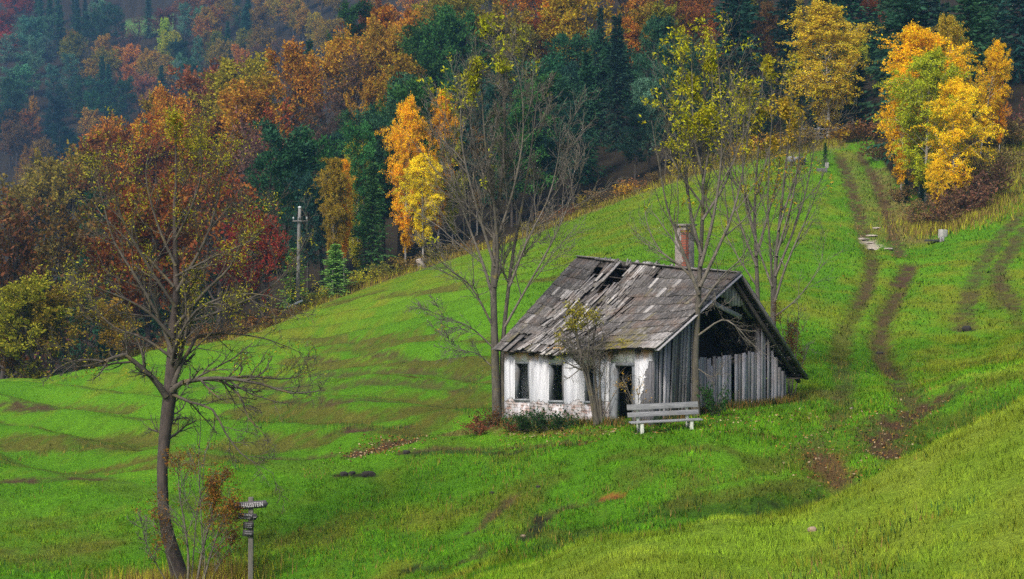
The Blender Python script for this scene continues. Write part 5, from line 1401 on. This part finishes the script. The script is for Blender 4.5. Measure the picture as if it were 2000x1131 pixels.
# the lone tree on the left
hero('bare_ash_tree', 'lone spreading old tree, nearly bare with a few yellow leaves, left of the signpost', 'tree', 347, 38.0,
     [([(356, 1165), (349, 1118), (334, 1066), (321, 1014), (318, 964), (317, 913), (321, 863), (326, 812), (333, 762), (336, 690), (337, 640), (345, 580), (343, 500), (341, 410), (345, 330), (340, 240)], (.25, .20, .16, .14, .132, .128, .138, .148, .17, .118, .10, .085, .065, .045, .03, .015), .018, .3)],
     [([(325, 775), (300, 740), (268, 712), (240, 692), (205, 706), (165, 702), (125, 712), (95, 735)], .085, .010, -1.2),
      ([(335, 765), (355, 748), (400, 740), (450, 740), (510, 750), (570, 768), (635, 762)], .085, .010, -.8),
      ([(400, 740), (440, 748), (472, 780), (485, 815), (530, 862)], .045, .006, -.5),
      ([(430, 740), (490, 735), (560, 740), (620, 720)], .04, .006, 1.0),
      ([(338, 755), (352, 715), (372, 680), (390, 655), (450, 652), (520, 662), (590, 690)], .065, .008, 1.0),
      ([(337, 770), (370, 785), (415, 800), (440, 845), (470, 885), (500, 905), (535, 925)], .045, .005, -.8),
      ([(335, 710), (345, 670), (380, 610), (440, 580), (510, 575), (580, 600)], .05, .007, -1.4),
      ([(337, 690), (310, 620), (265, 540), (222, 470), (200, 390), (190, 350)], .055, .007, .8),
      ([(338, 660), (290, 610), (235, 580), (185, 560), (150, 530)], .05, .006, -1.0),
      ([(341, 640), (400, 570), (450, 520), (480, 450), (500, 390)], .055, .007, .5),
      ([(343, 600), (290, 520), (240, 430), (220, 360), (205, 305)], .045, .006, -1.0),
      ([(345, 570), (400, 470), (425, 390), (430, 320), (420, 280)], .045, .006, 1.0),
      ([(343, 520), (305, 430), (285, 340), (300, 265)], .04, .006, .6),
      ([(342, 470), (380, 390), (395, 320), (385, 255)], .035, .006, -.8),
      ([(340, 640), (450, 600), (530, 560), (580, 500), (600, 460)], .045, .005, 1.6),
      ([(338, 700), (280, 660), (225, 640), (185, 600), (160, 550)], .04, .005, 2.0),
      ([(340, 560), (285, 500), (240, 460), (200, 420), (180, 390)], .035, .005, 1.2),
      ([(343, 540), (420, 500), (490, 470), (540, 420)], .035, .005, -1.2)],
     6, [(10, .12, .75, .36, .55, 6, .12, .07), (7, .1, .75, .45, .6, 5, .14, .05), (5, .15, .7, .5, .7, 3, .15, .05)],
     M_BARKD, lambda px, py, nz: (.10 + np.where(py < 600, .42, .12) * sm(.44, .60, nz)) * (py < 740), (.36, .33, .028), 11, .062, 5, trop=.06, twigr=.0052, bmat=M_TWIGD)

# ash left of the cottage
hero('bare_ash_tree', 'tall bare ash with leaf tufts at its top, at the white corner of the cottage', 'tree', 972, 50.6,
     [([(972, 845), (969, 760), (966, 660), (964, 560), (968, 460), (976, 380), (985, 290), (986, 200), (990, 90)], .165, .012, .2),
      ([(984, 842), (982, 760), (982, 680), (990, 590), (1003, 490), (1020, 400), (1035, 310), (1045, 230), (1052, 165)], .105, .01, 1.2),
      ([(966, 560), (972, 500), (965, 400), (950, 300), (942, 200), (940, 130)], .07, .01, -.8)],
     [([(965, 590), (945, 520), (915, 440), (890, 370), (872, 300), (868, 220)], .055, .007, .6),
      ([(966, 520), (930, 400), (905, 300), (900, 220), (908, 160)], .055, .007, -.6),
      ([(970, 470), (1000, 380), (1020, 280), (1020, 190), (1005, 110)], .05, .007, -.8),
      ([(995, 560), (1030, 470), (1070, 390), (1090, 310), (1095, 250)], .05, .006, .7),
      ([(985, 640), (1030, 560), (1075, 480), (1110, 400), (1120, 340)], .045, .006, -.8),
      ([(964, 640), (920, 560), (870, 520), (840, 480)], .04, .005, -1.0),
      ([(964, 680), (920, 640), (870, 620), (820, 600)], .03, .004, -.6),
      ([(965, 720), (930, 690), (890, 680), (850, 640)], .025, .004, .5),
      ([(975, 420), (940, 330), (920, 250), (925, 180)], .04, .006, .9)],
     7, [(13, .15, .62, .40, .55, 6, .09, .08), (9, .12, .65, .45, .6, 5, .10, .07), (4, .2, .6, .5, .7, 3, .12, .05)],
     M_BARK, lambda px, py, nz: np.where((py < 140) & (px > 940), .16, np.where((py < 210) & (px < 930), .14, .004)) * sm(.42, .6, nz), (.42, .42, .025), 23, .12, 9, trop=.10, extra_len=.28, twigr=.0065)

# ash in front of the barn gable
hero('ash_tree', 'slender ash with yellow green crown standing in front of the barn gable', 'tree', 1360, 46.7,
     [([(1360, 835), (1359, 770), (1358, 700), (1362, 620), (1366, 550), (1370, 470), (1373, 390), (1373, 300), (1376, 190), (1372, 75)], .135, .012, .3)],
     [([(1365, 575), (1345, 520), (1322, 460), (1302, 400), (1285, 310), (1272, 235)], .065, .007, -.8),
      ([(1366, 560), (1330, 520), (1290, 490), (1265, 440), (1258, 390)], .045, .005, .8),
      ([(1367, 560), (1400, 490), (1430, 420), (1450, 340), (1462, 250), (1465, 180)], .065, .007, .6),
      ([(1368, 520), (1390, 440), (1405, 350), (1410, 260), (1405, 150), (1398, 90)], .06, .007, -.4),
      ([(1370, 500), (1350, 420), (1340, 330), (1335, 230), (1332, 120)], .06, .007, .5),
      ([(1365, 600), (1410, 540), (1450, 500), (1475, 430)], .04, .005, -1.0),
      ([(1372, 430), (1420, 350), (1440, 260), (1430, 170)], .045, .006, 1.0),
      ([(1372, 400), (1330, 340), (1305, 270), (1300, 220)], .035, .005, -1.0),
      ([(1373, 360), (1388, 270), (1392, 180), (1388, 100)], .04, .006, .2),
      ([(1372, 340), (1355, 260), (1352, 160), (1350, 90)], .04, .006, -.4),
      ([(1364, 655), (1410, 625), (1440, 640), (1462, 665), (1492, 690)], .032, .006, -.2),
      ([(1362, 720), (1395, 735), (1420, 700)], .02, .004, -.4),
      ([(1372, 560), (1395, 570), (1400, 600), (1425, 590)], .02, .004, -.3)],
     6, [(10, .2, .6, .38, .55, 6, .09, .09), (6, .15, .62, .45, .6, 4, .10, .06), (3, .2, .6, .5, .7, 3, .12, .05)],
     M_BARK, lambda px, py, nz: np.where(py < 240, .50, np.where(py < 330, .22, np.where(py < 420, .06, .008))) * sm(.30, .55, nz + .12 * (py < 260)) * np.where((px > 1312) & (px < 1412), 1.0, .38), (.46, .44, .020), 37, .105, 8, extra_t=(.5, 1.0), trop=.10, extra_len=.24)

# pair of ashes behind the cottage
hero('ash_tree', 'ash with yellowing crown behind the barn ridge, left of the pair', 'tree', 1484, 56.0,
     [([(1484, 770), (1482, 680), (1480, 580), (1477, 500), (1474, 420), (1478, 330), (1486, 240), (1490, 135)], .115, .012, .2)],
     [([(1478, 520), (1450, 450), (1432, 380), (1425, 300), (1430, 220)], .05, .006, .8), ([(1477, 500), (1500, 420), (1520, 340), (1525, 250), (1520, 180)], .05, .006, -.8),
      ([(1476, 470), (1455, 390), (1450, 300), (1455, 210), (1460, 160)], .045, .006, -.5), ([(1479, 560), (1440, 500), (1410, 440), (1405, 380)], .035, .005, .9),
      ([(1478, 380), (1500, 300), (1508, 220), (1505, 150)], .04, .006, .6), ([(1477, 420), (1440, 350), (1415, 280), (1410, 200)], .04, .005, -.9)],
     6, [(9, .2, .6, .40, .55, 6, .09, .09), (6, .15, .62, .45, .6, 4, .10, .06), (3, .2, .6, .5, .7, 3, .12, .05)],
     M_BARK, lambda px, py, nz: np.where(py < 300, .40, np.where(py < 380, .16, .015)) * sm(.36, .6, nz), (.38, .33, .022), 41, .13, 8, extra_t=(.45, 1.0), trop=.10, extra_len=.26)
hero('ash_tree', 'multi stemmed nearly bare ash behind the barn, right of the pair', 'tree', 1510, 54.0,
     [([(1510, 780), (1509, 700), (1511, 620), (1514, 530), (1522, 440), (1532, 350), (1540, 270), (1546, 180)], .125, .012, .2),
      ([(1503, 780), (1505, 690), (1508, 600), (1506, 510), (1500, 420), (1502, 320), (1508, 230)], .08, .01, .8)],
     [([(1513, 590), (1535, 520), (1565, 450), (1590, 390), (1610, 330)], .05, .006, -.6), ([(1514, 540), (1550, 450), (1575, 370), (1590, 290), (1600, 230)], .05, .006, .7),
      ([(1516, 500), (1545, 400), (1560, 310), (1568, 220)], .045, .006, -.7), ([(1511, 620), (1560, 580), (1600, 520), (1612, 460)], .03, .004, .6), ([(1508, 560), (1480, 480), (1462, 400), (1455, 340)], .04, .005, .9),
      ([(1520, 450), (1560, 330), (1600, 270), (1640, 250)], .035, .005, .3)],
     5, [(9, .2, .6, .40, .55, 6, .09, .09), (6, .15, .62, .45, .6, 4, .10, .06), (3, .2, .6, .5, .7, 3, .12, .05)],
     M_BARK, lambda px, py, nz: np.where(py < 280, .38, np.where(py < 350, .20, .015)) * sm(.42, .64, nz), (.42, .30, .03), 43, .12, 7, extra_t=(.45, 1.0), trop=.10, extra_len=.24)

# overgrown elder against the white wall
hero('elder_shrub', 'gnarled elder with hanging twigs growing against the white wall beside the door', 'shrub', 1168, 47.0,
     [([(1168, 842), (1160, 790), (1150, 745), (1137, 705), (1128, 665), (1122, 620)], .10, .03, .1), ([(1172, 842), (1166, 780), (1162, 730), (1158, 680), (1165, 630)], .06, .015, .2), ([(1165, 842), (1152, 770), (1138, 720), (1118, 690), (1108, 670)], .06, .012, -.2),
      ([(1176, 842), (1172, 770), (1172, 700), (1178, 650)], .05, .012, .0), ([(1170, 842), (1158, 780), (1148, 720), (1150, 660), (1145, 610)], .05, .01, -.2)],
     [([(1140, 715), (1115, 735), (1105, 742)], .02, .005, -.3), ([(1165, 770), (1180, 720), (1195, 690), (1210, 680)], .018, .004, -.3), ([(1180, 830), (1182, 770), (1185, 720), (1187, 690)], .015, .004, -.2), ([(1130, 680), (1105, 660), (1085, 670)], .02, .004, -.4), ([(1160, 680), (1190, 665), (1215, 675)], .02, .004, -.5),
      ([(1175, 820), (1200, 770), (1222, 740), (1235, 730)], .015, .004, -.6)],
     13, [(8, .2, .8, .42, .55, 5, .16, .02), (6, .2, .8, .5, .6, 4, .18, -.04)],
     M_BARK, lambda px, py, nz: np.where(py < 730, .45, .12) * sm(.38, .6, nz), (.30, .27, .03), 53, .075, 6, extra_t=(.45, 1.0), extra_len=.35, trop=.02, twigr=.004)
hero('wild_rose_shrub', 'straggly thin shrub with yellow leaves hanging in the cottage doorway', 'shrub', 1236, 45.7,
     [([(1240, 842), (1238, 800), (1228, 765), (1215, 740)], .018, .006, .1), ([(1243, 842), (1246, 790), (1250, 740)], .012, .004, .0)],
     [([(1236, 790), (1222, 765), (1210, 750)], .008, .003, .1), ([(1246, 780), (1255, 740), (1262, 725)], .008, .003, -.1)],
     6, [(7, .2, .8, .6, .6, 4, .16, -.02)],
     M_TWIG, lambda px, py, nz: np.where(py < 790, .28, .10) + 0 * nz, (.40, .25, .03), 59, .06, 5, extra_t=(.3, 1.0), extra_len=.4, trop=.0, twigr=.0035)
# shrub at the foot of the lone tree
hero('russet_bush', 'thin stemmed bush with russet leaves at the foot of the lone bare tree', 'bush', 385, 37.4,
     [([(365, 1165), (368, 1090), (360, 1020), (350, 960), (350, 900)], .034, .008, -.3), ([(380, 1165), (395, 1080), (410, 1020), (425, 960), (440, 935)], .034, .008, .2), ([(390, 1165), (410, 1090), (430, 1030), (455, 990)], .03, .008, -.4), ([(372, 1165), (378, 1080), (385, 1000), (395, 950), (400, 880)], .022, .005, .4),
      ([(340, 1160), (310, 1110), (285, 1060), (275, 1010)], .018, .005, -.5), ([(360, 1165), (330, 1090), (310, 1040), (290, 1010)], .016, .005, .3), ([(395, 1165), (430, 1100), (460, 1050)], .016, .005, .0), ([(385, 1165), (400, 1110), (398, 1040), (415, 980)], .02, .005, -.2)],
     [([(400, 1040), (430, 1000), (450, 960)], .01, .004, .2), ([(365, 1040), (340, 1010), (310, 1000)], .01, .004, -.2)],
     10, [(8, .15, .7, .45, .6, 5, .12, .04), (5, .2, .7, .5, .7, 3, .15, .02)],
     M_TWIG, lambda px, py, nz: np.where((px > 390) & (py < 1015) & (py > 935), .6, np.where(py < 1060, .30, .15)) * sm(.3, .55, nz + .1 * (px > 395)), (.24, .115, .022), 61, .06, 6, extra_t=(.3, 1.0), extra_len=.4, trop=.05, twigr=.0035)
hero('thin_sapling', 'thin leafless sapling rising from the russet bush right of the trunk', 'sapling', 398, 38.6,
     [([(398, 1160), (396, 1080), (392, 990), (388, 900), (392, 830), (386, 790)], .02, .005, .2)],
     [([(392, 960), (372, 900), (360, 870)], .008, .003, .2), ([(391, 920), (410, 860), (420, 840)], .008, .003, -.2)],
     7, [(6, .2, .6, .45, .6, 4, .12, .06)], M_TWIG, lambda px, py, nz: 0 * nz + .02, (.24, .14, .03), 67, .05, 3, extra_len=.22, twigr=.0035)
hero('russet_bush', 'reddish brown twiggy bush behind the right end of the barn', 'bush', 1540, 51.5,
     [([(1540, 775), (1538, 720), (1530, 660), (1520, 610)], .03, .006, .3), ([(1545, 775), (1552, 710), (1558, 650), (1560, 600)], .03, .006, -.2), ([(1550, 775), (1565, 720), (1580, 670)], .025, .006, .2), ([(1542, 775), (1545, 700), (1548, 640)], .025, .006, .5)],
     [([(1550, 700), (1575, 680), (1595, 690)], .01, .004, -.2)],
     9, [(7, .15, .7, .42, .6, 5, .12, .05), (5, .2, .7, .5, .7, 3, .15, .03)],
     M_TWIG, lambda px, py, nz: .45 * sm(.35, .6, nz), (.20, .085, .025), 71, .06, 5, extra_len=.4, twigr=.0035)

# low plants, brambles and bushes, each its own
def bush(px, D, H, tone, wide, label, group=None, var=None, cat=None):
    q = gat(px, D)
    return plant('bush', q[0], D, q[2] + .12, H, tone, wide, label, group, var)
for px, D, H, wd, lb in [(1010, 48.6, .62, 1.5, 'dark nettle clump under the first cottage window'), (1035, 48.2, .72, 1.5, 'dark nettle clump between the two cottage windows'), (1072, 47.8, .80, 1.5, 'tallest green nettle clump under the second cottage window'), (1102, 47.4, .62, 1.4, 'low nettle clump left of the elder'), (1395, 46.9, 1.1, .8, 'green nettle clump at the gable right of the slender ash'), (1290, 45.7, .35, 1.6, 'low green weeds behind the left end of the bench')]:
    bush(px, D, H, 'nettle', wd * .8, lb, 'nettles at the foot of the cottage walls')
for px, D, H, wd, lb in [(935, 49.5, .55, 1.8, 'dry russet fern patch left of the bare ash stems'), (955, 50.0, .75, 1.4, 'taller dry russet fern at the foot of the bare ash'), (1000, 48.8, .4, 1.8, 'dry russet stalks beside the ash foot at the white corner')]:
    bush(px, D, H, 'dryred', wd, lb, 'dry ferns left of the cottage')
for i, (px, py, H, tone, wd, lb) in enumerate([(1838, 440, 2.0, 'bramble', 1.3, 'lowest reddish bramble bush above the marker stone'), (1858, 425, 2.3, 'bramble', 1.3, 'reddish bramble bush under the small white stemmed birch'), (1882, 418, 2.2, 'bramble', 1.4, 'broad reddish bramble bush in the middle of the bank'), (1905, 400, 2.4, 'bramble', 1.4, 'reddish bramble bush right of the broad one'), (1928, 382, 2.2, 'bramble', 1.3, 'reddish bramble bush below the upper right field'), (1945, 358, 2.0, 'bramble', 1.3, 'uppermost reddish bramble bush on the bank'), (1960, 325, 2.0, 'straw', 1.4, 'straw coloured bush above the brambles'), (1978, 285, 2.4, 'straw', 1.3, 'straw coloured bush beside the dark bare shrub'), (1985, 262, 3.2, 'purple', 1.0, 'dark bare shrub at the top of the right field'), (1800, 440, 1.2, 'straw', 1.6, 'low straw coloured bush left of the brambles'), (1780, 420, 1.3, 'straw', 1.5, 'low straw coloured bush under the birch clump'), (1755, 395, 1.4, 'straw', 1.4, 'straw coloured bush beside the right rut')]):
    q = hit(px, py, 100, 150)
    bush(1000 + F * q[0] / q[1], q[1], H, tone, wd, lb, 'brambles on the bank right of the track')
EB = [(610, 'olive', 1.2), (640, 'yolive', 1.3), (690, 'straw', 1.2), (705, 'ygreen', 1.5), (735, 'olive', 1.2), (760, 'olive', 1.5), (790, 'olive', 1.6), (812, 'straw', 1.3), (850, 'olive', 1.3), (885, 'straw', 1.4), (915, 'straw', 1.2), (1040, 'olive', 1.3), (1075, 'straw', 1.3), (1110, 'dryred', 1.3), (1145, 'olive', 1.4), (1180, 'straw', 1.6), (1212, 'yolive', 1.6), (1245, 'straw', 1.4), (1285, 'straw', 1.2), (1330, 'yolive', 1.6), (1395, 'straw', 1.6), (1440, 'yolive', 1.8), (1490, 'gold', 1.9), (1525, 'gold', 2.0), (1555, 'straw', 2.0), (1585, 'straw', 1.8), (1660, 'brown', 1.8), (1690, 'dryred', 2.2), (1640, 'gold', 1.7), (1720, 'brown', 2.0), (340, 'brown', 1.6), (400, 'brown', 1.8), (450, 'dryred', 1.6), (500, 'brown', 1.8), (545, 'dryred', 1.5), (280, 'brown', 1.8), (180, 'olive', 1.8), (60, 'olive', 1.8)]
EB.sort()
for i, (px, tone, H) in enumerate(EB):
    D = float(edge((px - 1000) / F)) + .3
    bush(px, D, H, tone, 1.4, None, 'bushes along the forest edge')
gm = rng_(77)
def tufts(name, label, n, hlo, hhi, wid, tone, spot, seed):
    g = rng_(seed); x, y = spot(g, n); z = ground(x, y)
    h = hlo + (hhi - hlo) * g.random(n); a = g.random(n) * 6.28; b = g.random(n) * 6.28; ln = h * .5 * g.random(n)
    base = np.stack([x, y, z - .03], -1); s = np.stack([np.cos(a) * wid, np.sin(a) * wid, 0 * a], -1)
    V = np.stack([base + s, base - s, base + np.stack([np.cos(b) * ln, np.sin(b) * ln, h], -1)], 1).reshape(-1, 3)
    c = np.array([TONE[t] for t in tone])[g.integers(0, len(tone), n)] * (.6 + .8 * g.random((n, 1)))
    me = mesh_np(name, V, [np.arange(3 * n).reshape(n, 3)], {'Col': np.repeat(c, 3, 0)})
    return tag(link(name, me, None, BLADE), label, None, None, 'stuff')
def edge_spot(g, n):
    u = -.24 + .445 * g.random(n); D = edge(u) + g.normal(-.3, 1.0, n); return u * D, D
tufts('dry_edge_grass', 'tall dry grass and weeds along the forest edge', 18000, .2, .6, .03, ('straw', 'olive', 'olive', 'straw', 'ygreen'), edge_spot, 5)
_bank = np.array([hit(a, b, 100, 150) for a, b in [(1810, 455), (1850, 440), (1890, 420), (1925, 392), (1955, 350), (1975, 300), (1985, 262)]])
def bank_spot(g, n):
    k = g.random(n) * (len(_bank) - 1.01); i = k.astype(int); f = (k - i)[:, None]
    p = _bank[i] * (1 - f) + _bank[i + 1] * f + g.normal(0, 1.7, (n, 2)); return p[:, 0], p[:, 1]
tufts('dry_bank_grass', 'rank dry grass between the brambles on the bank', 11000, .15, .65, .03, ('straw', 'olive', 'straw', 'olive', 'ygreen'), bank_spot, 6)
def wall_spot(g, n):
    k = g.random(n); s = np.where(k < .5, g.random(n) * 6.2, 0); t = np.where(k < .5, 0, g.random(n) * 6.8)
    s = s - np.where(k < .5, 0, .12 + np.abs(g.normal(0, .15, n))); t = t - np.where(k < .5, .10 + np.abs(g.normal(0, .15, n)), 0)
    return 3.95 - .7071 * s + .7071 * t, 46 + .7071 * s + .7071 * t
tufts('wall_weeds', 'uncut grass and weeds along the foot of the cottage walls', 6000, .08, .32, .012, ('straw', 'nettle', 'olive', 'nettle', 'dryred'), wall_spot, 7)
def weed_spot(g, n):
    D = np.sqrt(17 ** 2 + (62 ** 2 - 17 ** 2) * g.random(n * 12)); u = -.33 + .66 * g.random(n * 12); x, y = u * D, D
    k = fbm(x / 1.4, y / 1.8, 404, 3) * .6 + fbm(x / 7, y / 9, 405, 2) * .4
    lx = (x - 3.95) * -.7071 + (y - 46) * .7071; ly = (x - 3.95) * .7071 + (y - 46) * .7071
    ok = np.where((k > .55) & ~((lx > -.2) & (lx < 6.1) & (ly > -.2) & (ly < 6.7)))[0][:n]
    return np.resize(x[ok], n), np.resize(y[ok], n)
tufts('meadow_weeds', 'ranker weeds and dead stalks scattered through the meadow grass', 22000, .07, .22, .011, ('straw', 'nettle', 'nettle', 'olive', 'olive', 'dgreen'), weed_spot, 9)
def tree_spot(g, n):
    q = gat(352, 38.0); return q[0] + g.normal(0, .8, n), q[1] + g.normal(0, .6, n)
tufts('tree_foot_grass', 'tall pale grass at the foot of the lone tree', 5000, .15, .55, .010, ('straw', 'olive', 'straw', 'ygreen'), tree_spot, 8)

_lane = [np.array([hit(a, b, 34, 150) for a, b in pl]) for pl in ([(1850, 755), (1790, 785), (1748, 812), (1722, 845), (1728, 872), (1750, 892)], [(1650, 800), (1600, 850), (1600, 900), (1640, 940), (1660, 965)], [(1668, 380), (1690, 462)], [(1728, 400), (1762, 500)], [(985, 845), (1180, 850)], [(700, 873), (785, 862)], [(1240, 855), (1560, 800)])]
def leaf_spot(g, n):
    out = []
    for pl in _lane:
        m = n // len(_lane); k = g.random(m) * (len(pl) - 1.01); i = k.astype(int); f = (k - i)[:, None]
        out.append(pl[i] * (1 - f) + pl[i + 1] * f + g.normal(0, .55, (m, 2)))
    p = np.concatenate(out); return p[:, 0], p[:, 1]
def litter_leaves():
    g = rng_(313); x, y = leaf_spot(g, 2600); n = len(x); z = ground(x, y) + .035
    T = Geo(); T.leaves(np.stack([x, y, z], -1), np.stack([g.normal(size=n), g.normal(size=n), g.normal(0, .25, n)], -1), .05 + .05 * g.random(n), .035 + .03 * g.random(n), g, None, .0)
    V = np.concatenate(T.V); pal = np.array([(.30, .13, .04), (.42, .24, .06), (.20, .09, .04), (.50, .38, .22), (.12, .06, .03)])
    c = pal[g.integers(0, 5, n)] * (.6 + .6 * g.random((n, 1)))
    me = mesh_np('fallen_leaves', V, T.F, {'Col': np.repeat(c, 4, 0)})
    tag(link('fallen_leaves', me, None, BLADE), 'brown fallen leaves strewn along the wheel tracks and the cottage', None, None, 'stuff')
litter_leaves()

# ---------------------------------------------------------------- labels of the forest trees
ORD = ['first', 'second', 'third', 'fourth', 'fifth', 'sixth', 'seventh', 'eighth', 'ninth', 'tenth', 'eleventh', 'twelfth', 'thirteenth', 'fourteenth', 'fifteenth', 'sixteenth', 'seventeenth', 'eighteenth', 'nineteenth', 'twentieth']
def zone(q):
    if q['kind'] == 'bush': return 'along the forest edge'
    if q['y'] > 400: return 'high on the far hillside' if q['top'] < 60 else ('halfway up the far hillside' if q['top'] < 140 else 'low on the far hillside')
    if q['px'] < 480: return 'behind the lone bare tree' if q['top'] > 330 else 'above the lone bare tree'
    if q['px'] < 960: return 'on the slope above the power pole' if q['top'] > 110 else 'high above the power pole'
    if q['px'] < 1420: return 'in the dark wood above the cottage' if q['top'] > 90 else 'high above the cottage'
    if q['px'] < 1690: return 'in the wood left of the track'
    return 'in the wood behind the orange birches'
sets = {}
for q in PLANTED:
    if 'label' not in q['o'].keys():
        sets.setdefault((q['tone'], q['kind'], zone(q)), []).append(q)
for (tone, kind, zn), qs in sets.items():
    qs.sort(key=lambda q: q['px'])
    for i, q in enumerate(qs):
        w_ = f"{WORD[tone]} {KINDW[kind]} {zn}"
        if len(qs) == 1: lb = 'only ' + w_
        elif i == 0: lb = 'leftmost ' + w_
        elif i == len(qs) - 1: lb = 'rightmost ' + w_
        else: lb = f"{ORD[min(i, 19)]} {WORD[tone]} {KINDW[kind]} from the left {zn}"
        q['o']['label'] = lb
        if 'group' not in q['o'].keys():
            q['o']['group'] = 'trees of the far hillside' if q['y'] > 400 else 'trees of the near forest slope'

# ---------------------------------------------------------------- the damp air between the hills
mb = MB(); mb.box(-900, 900, -30, 1100, -110, 420)
hz = mb.build('haze', None)
hm = bpy.data.materials.new('haze'); hm.use_nodes = True
hn = hm.node_tree.nodes; hn.remove(hn['Principled BSDF'])
pv = hn.new('ShaderNodeVolumePrincipled'); pv.inputs['Color'].default_value = (.22, .48, .82, 1); pv.inputs['Density'].default_value = .00034; pv.inputs['Anisotropy'].default_value = .2
hm.node_tree.links.new(pv.outputs[0], hn['Material Output'].inputs['Volume'])
hz.data.materials.clear(); hz.data.materials.append(hm)
tag(hz, 'bluish autumn haze filling the valley', None, None, 'stuff')
print('TREES', len(PLANTED), 'far', sum(q['y'] > 400 for q in PLANTED))
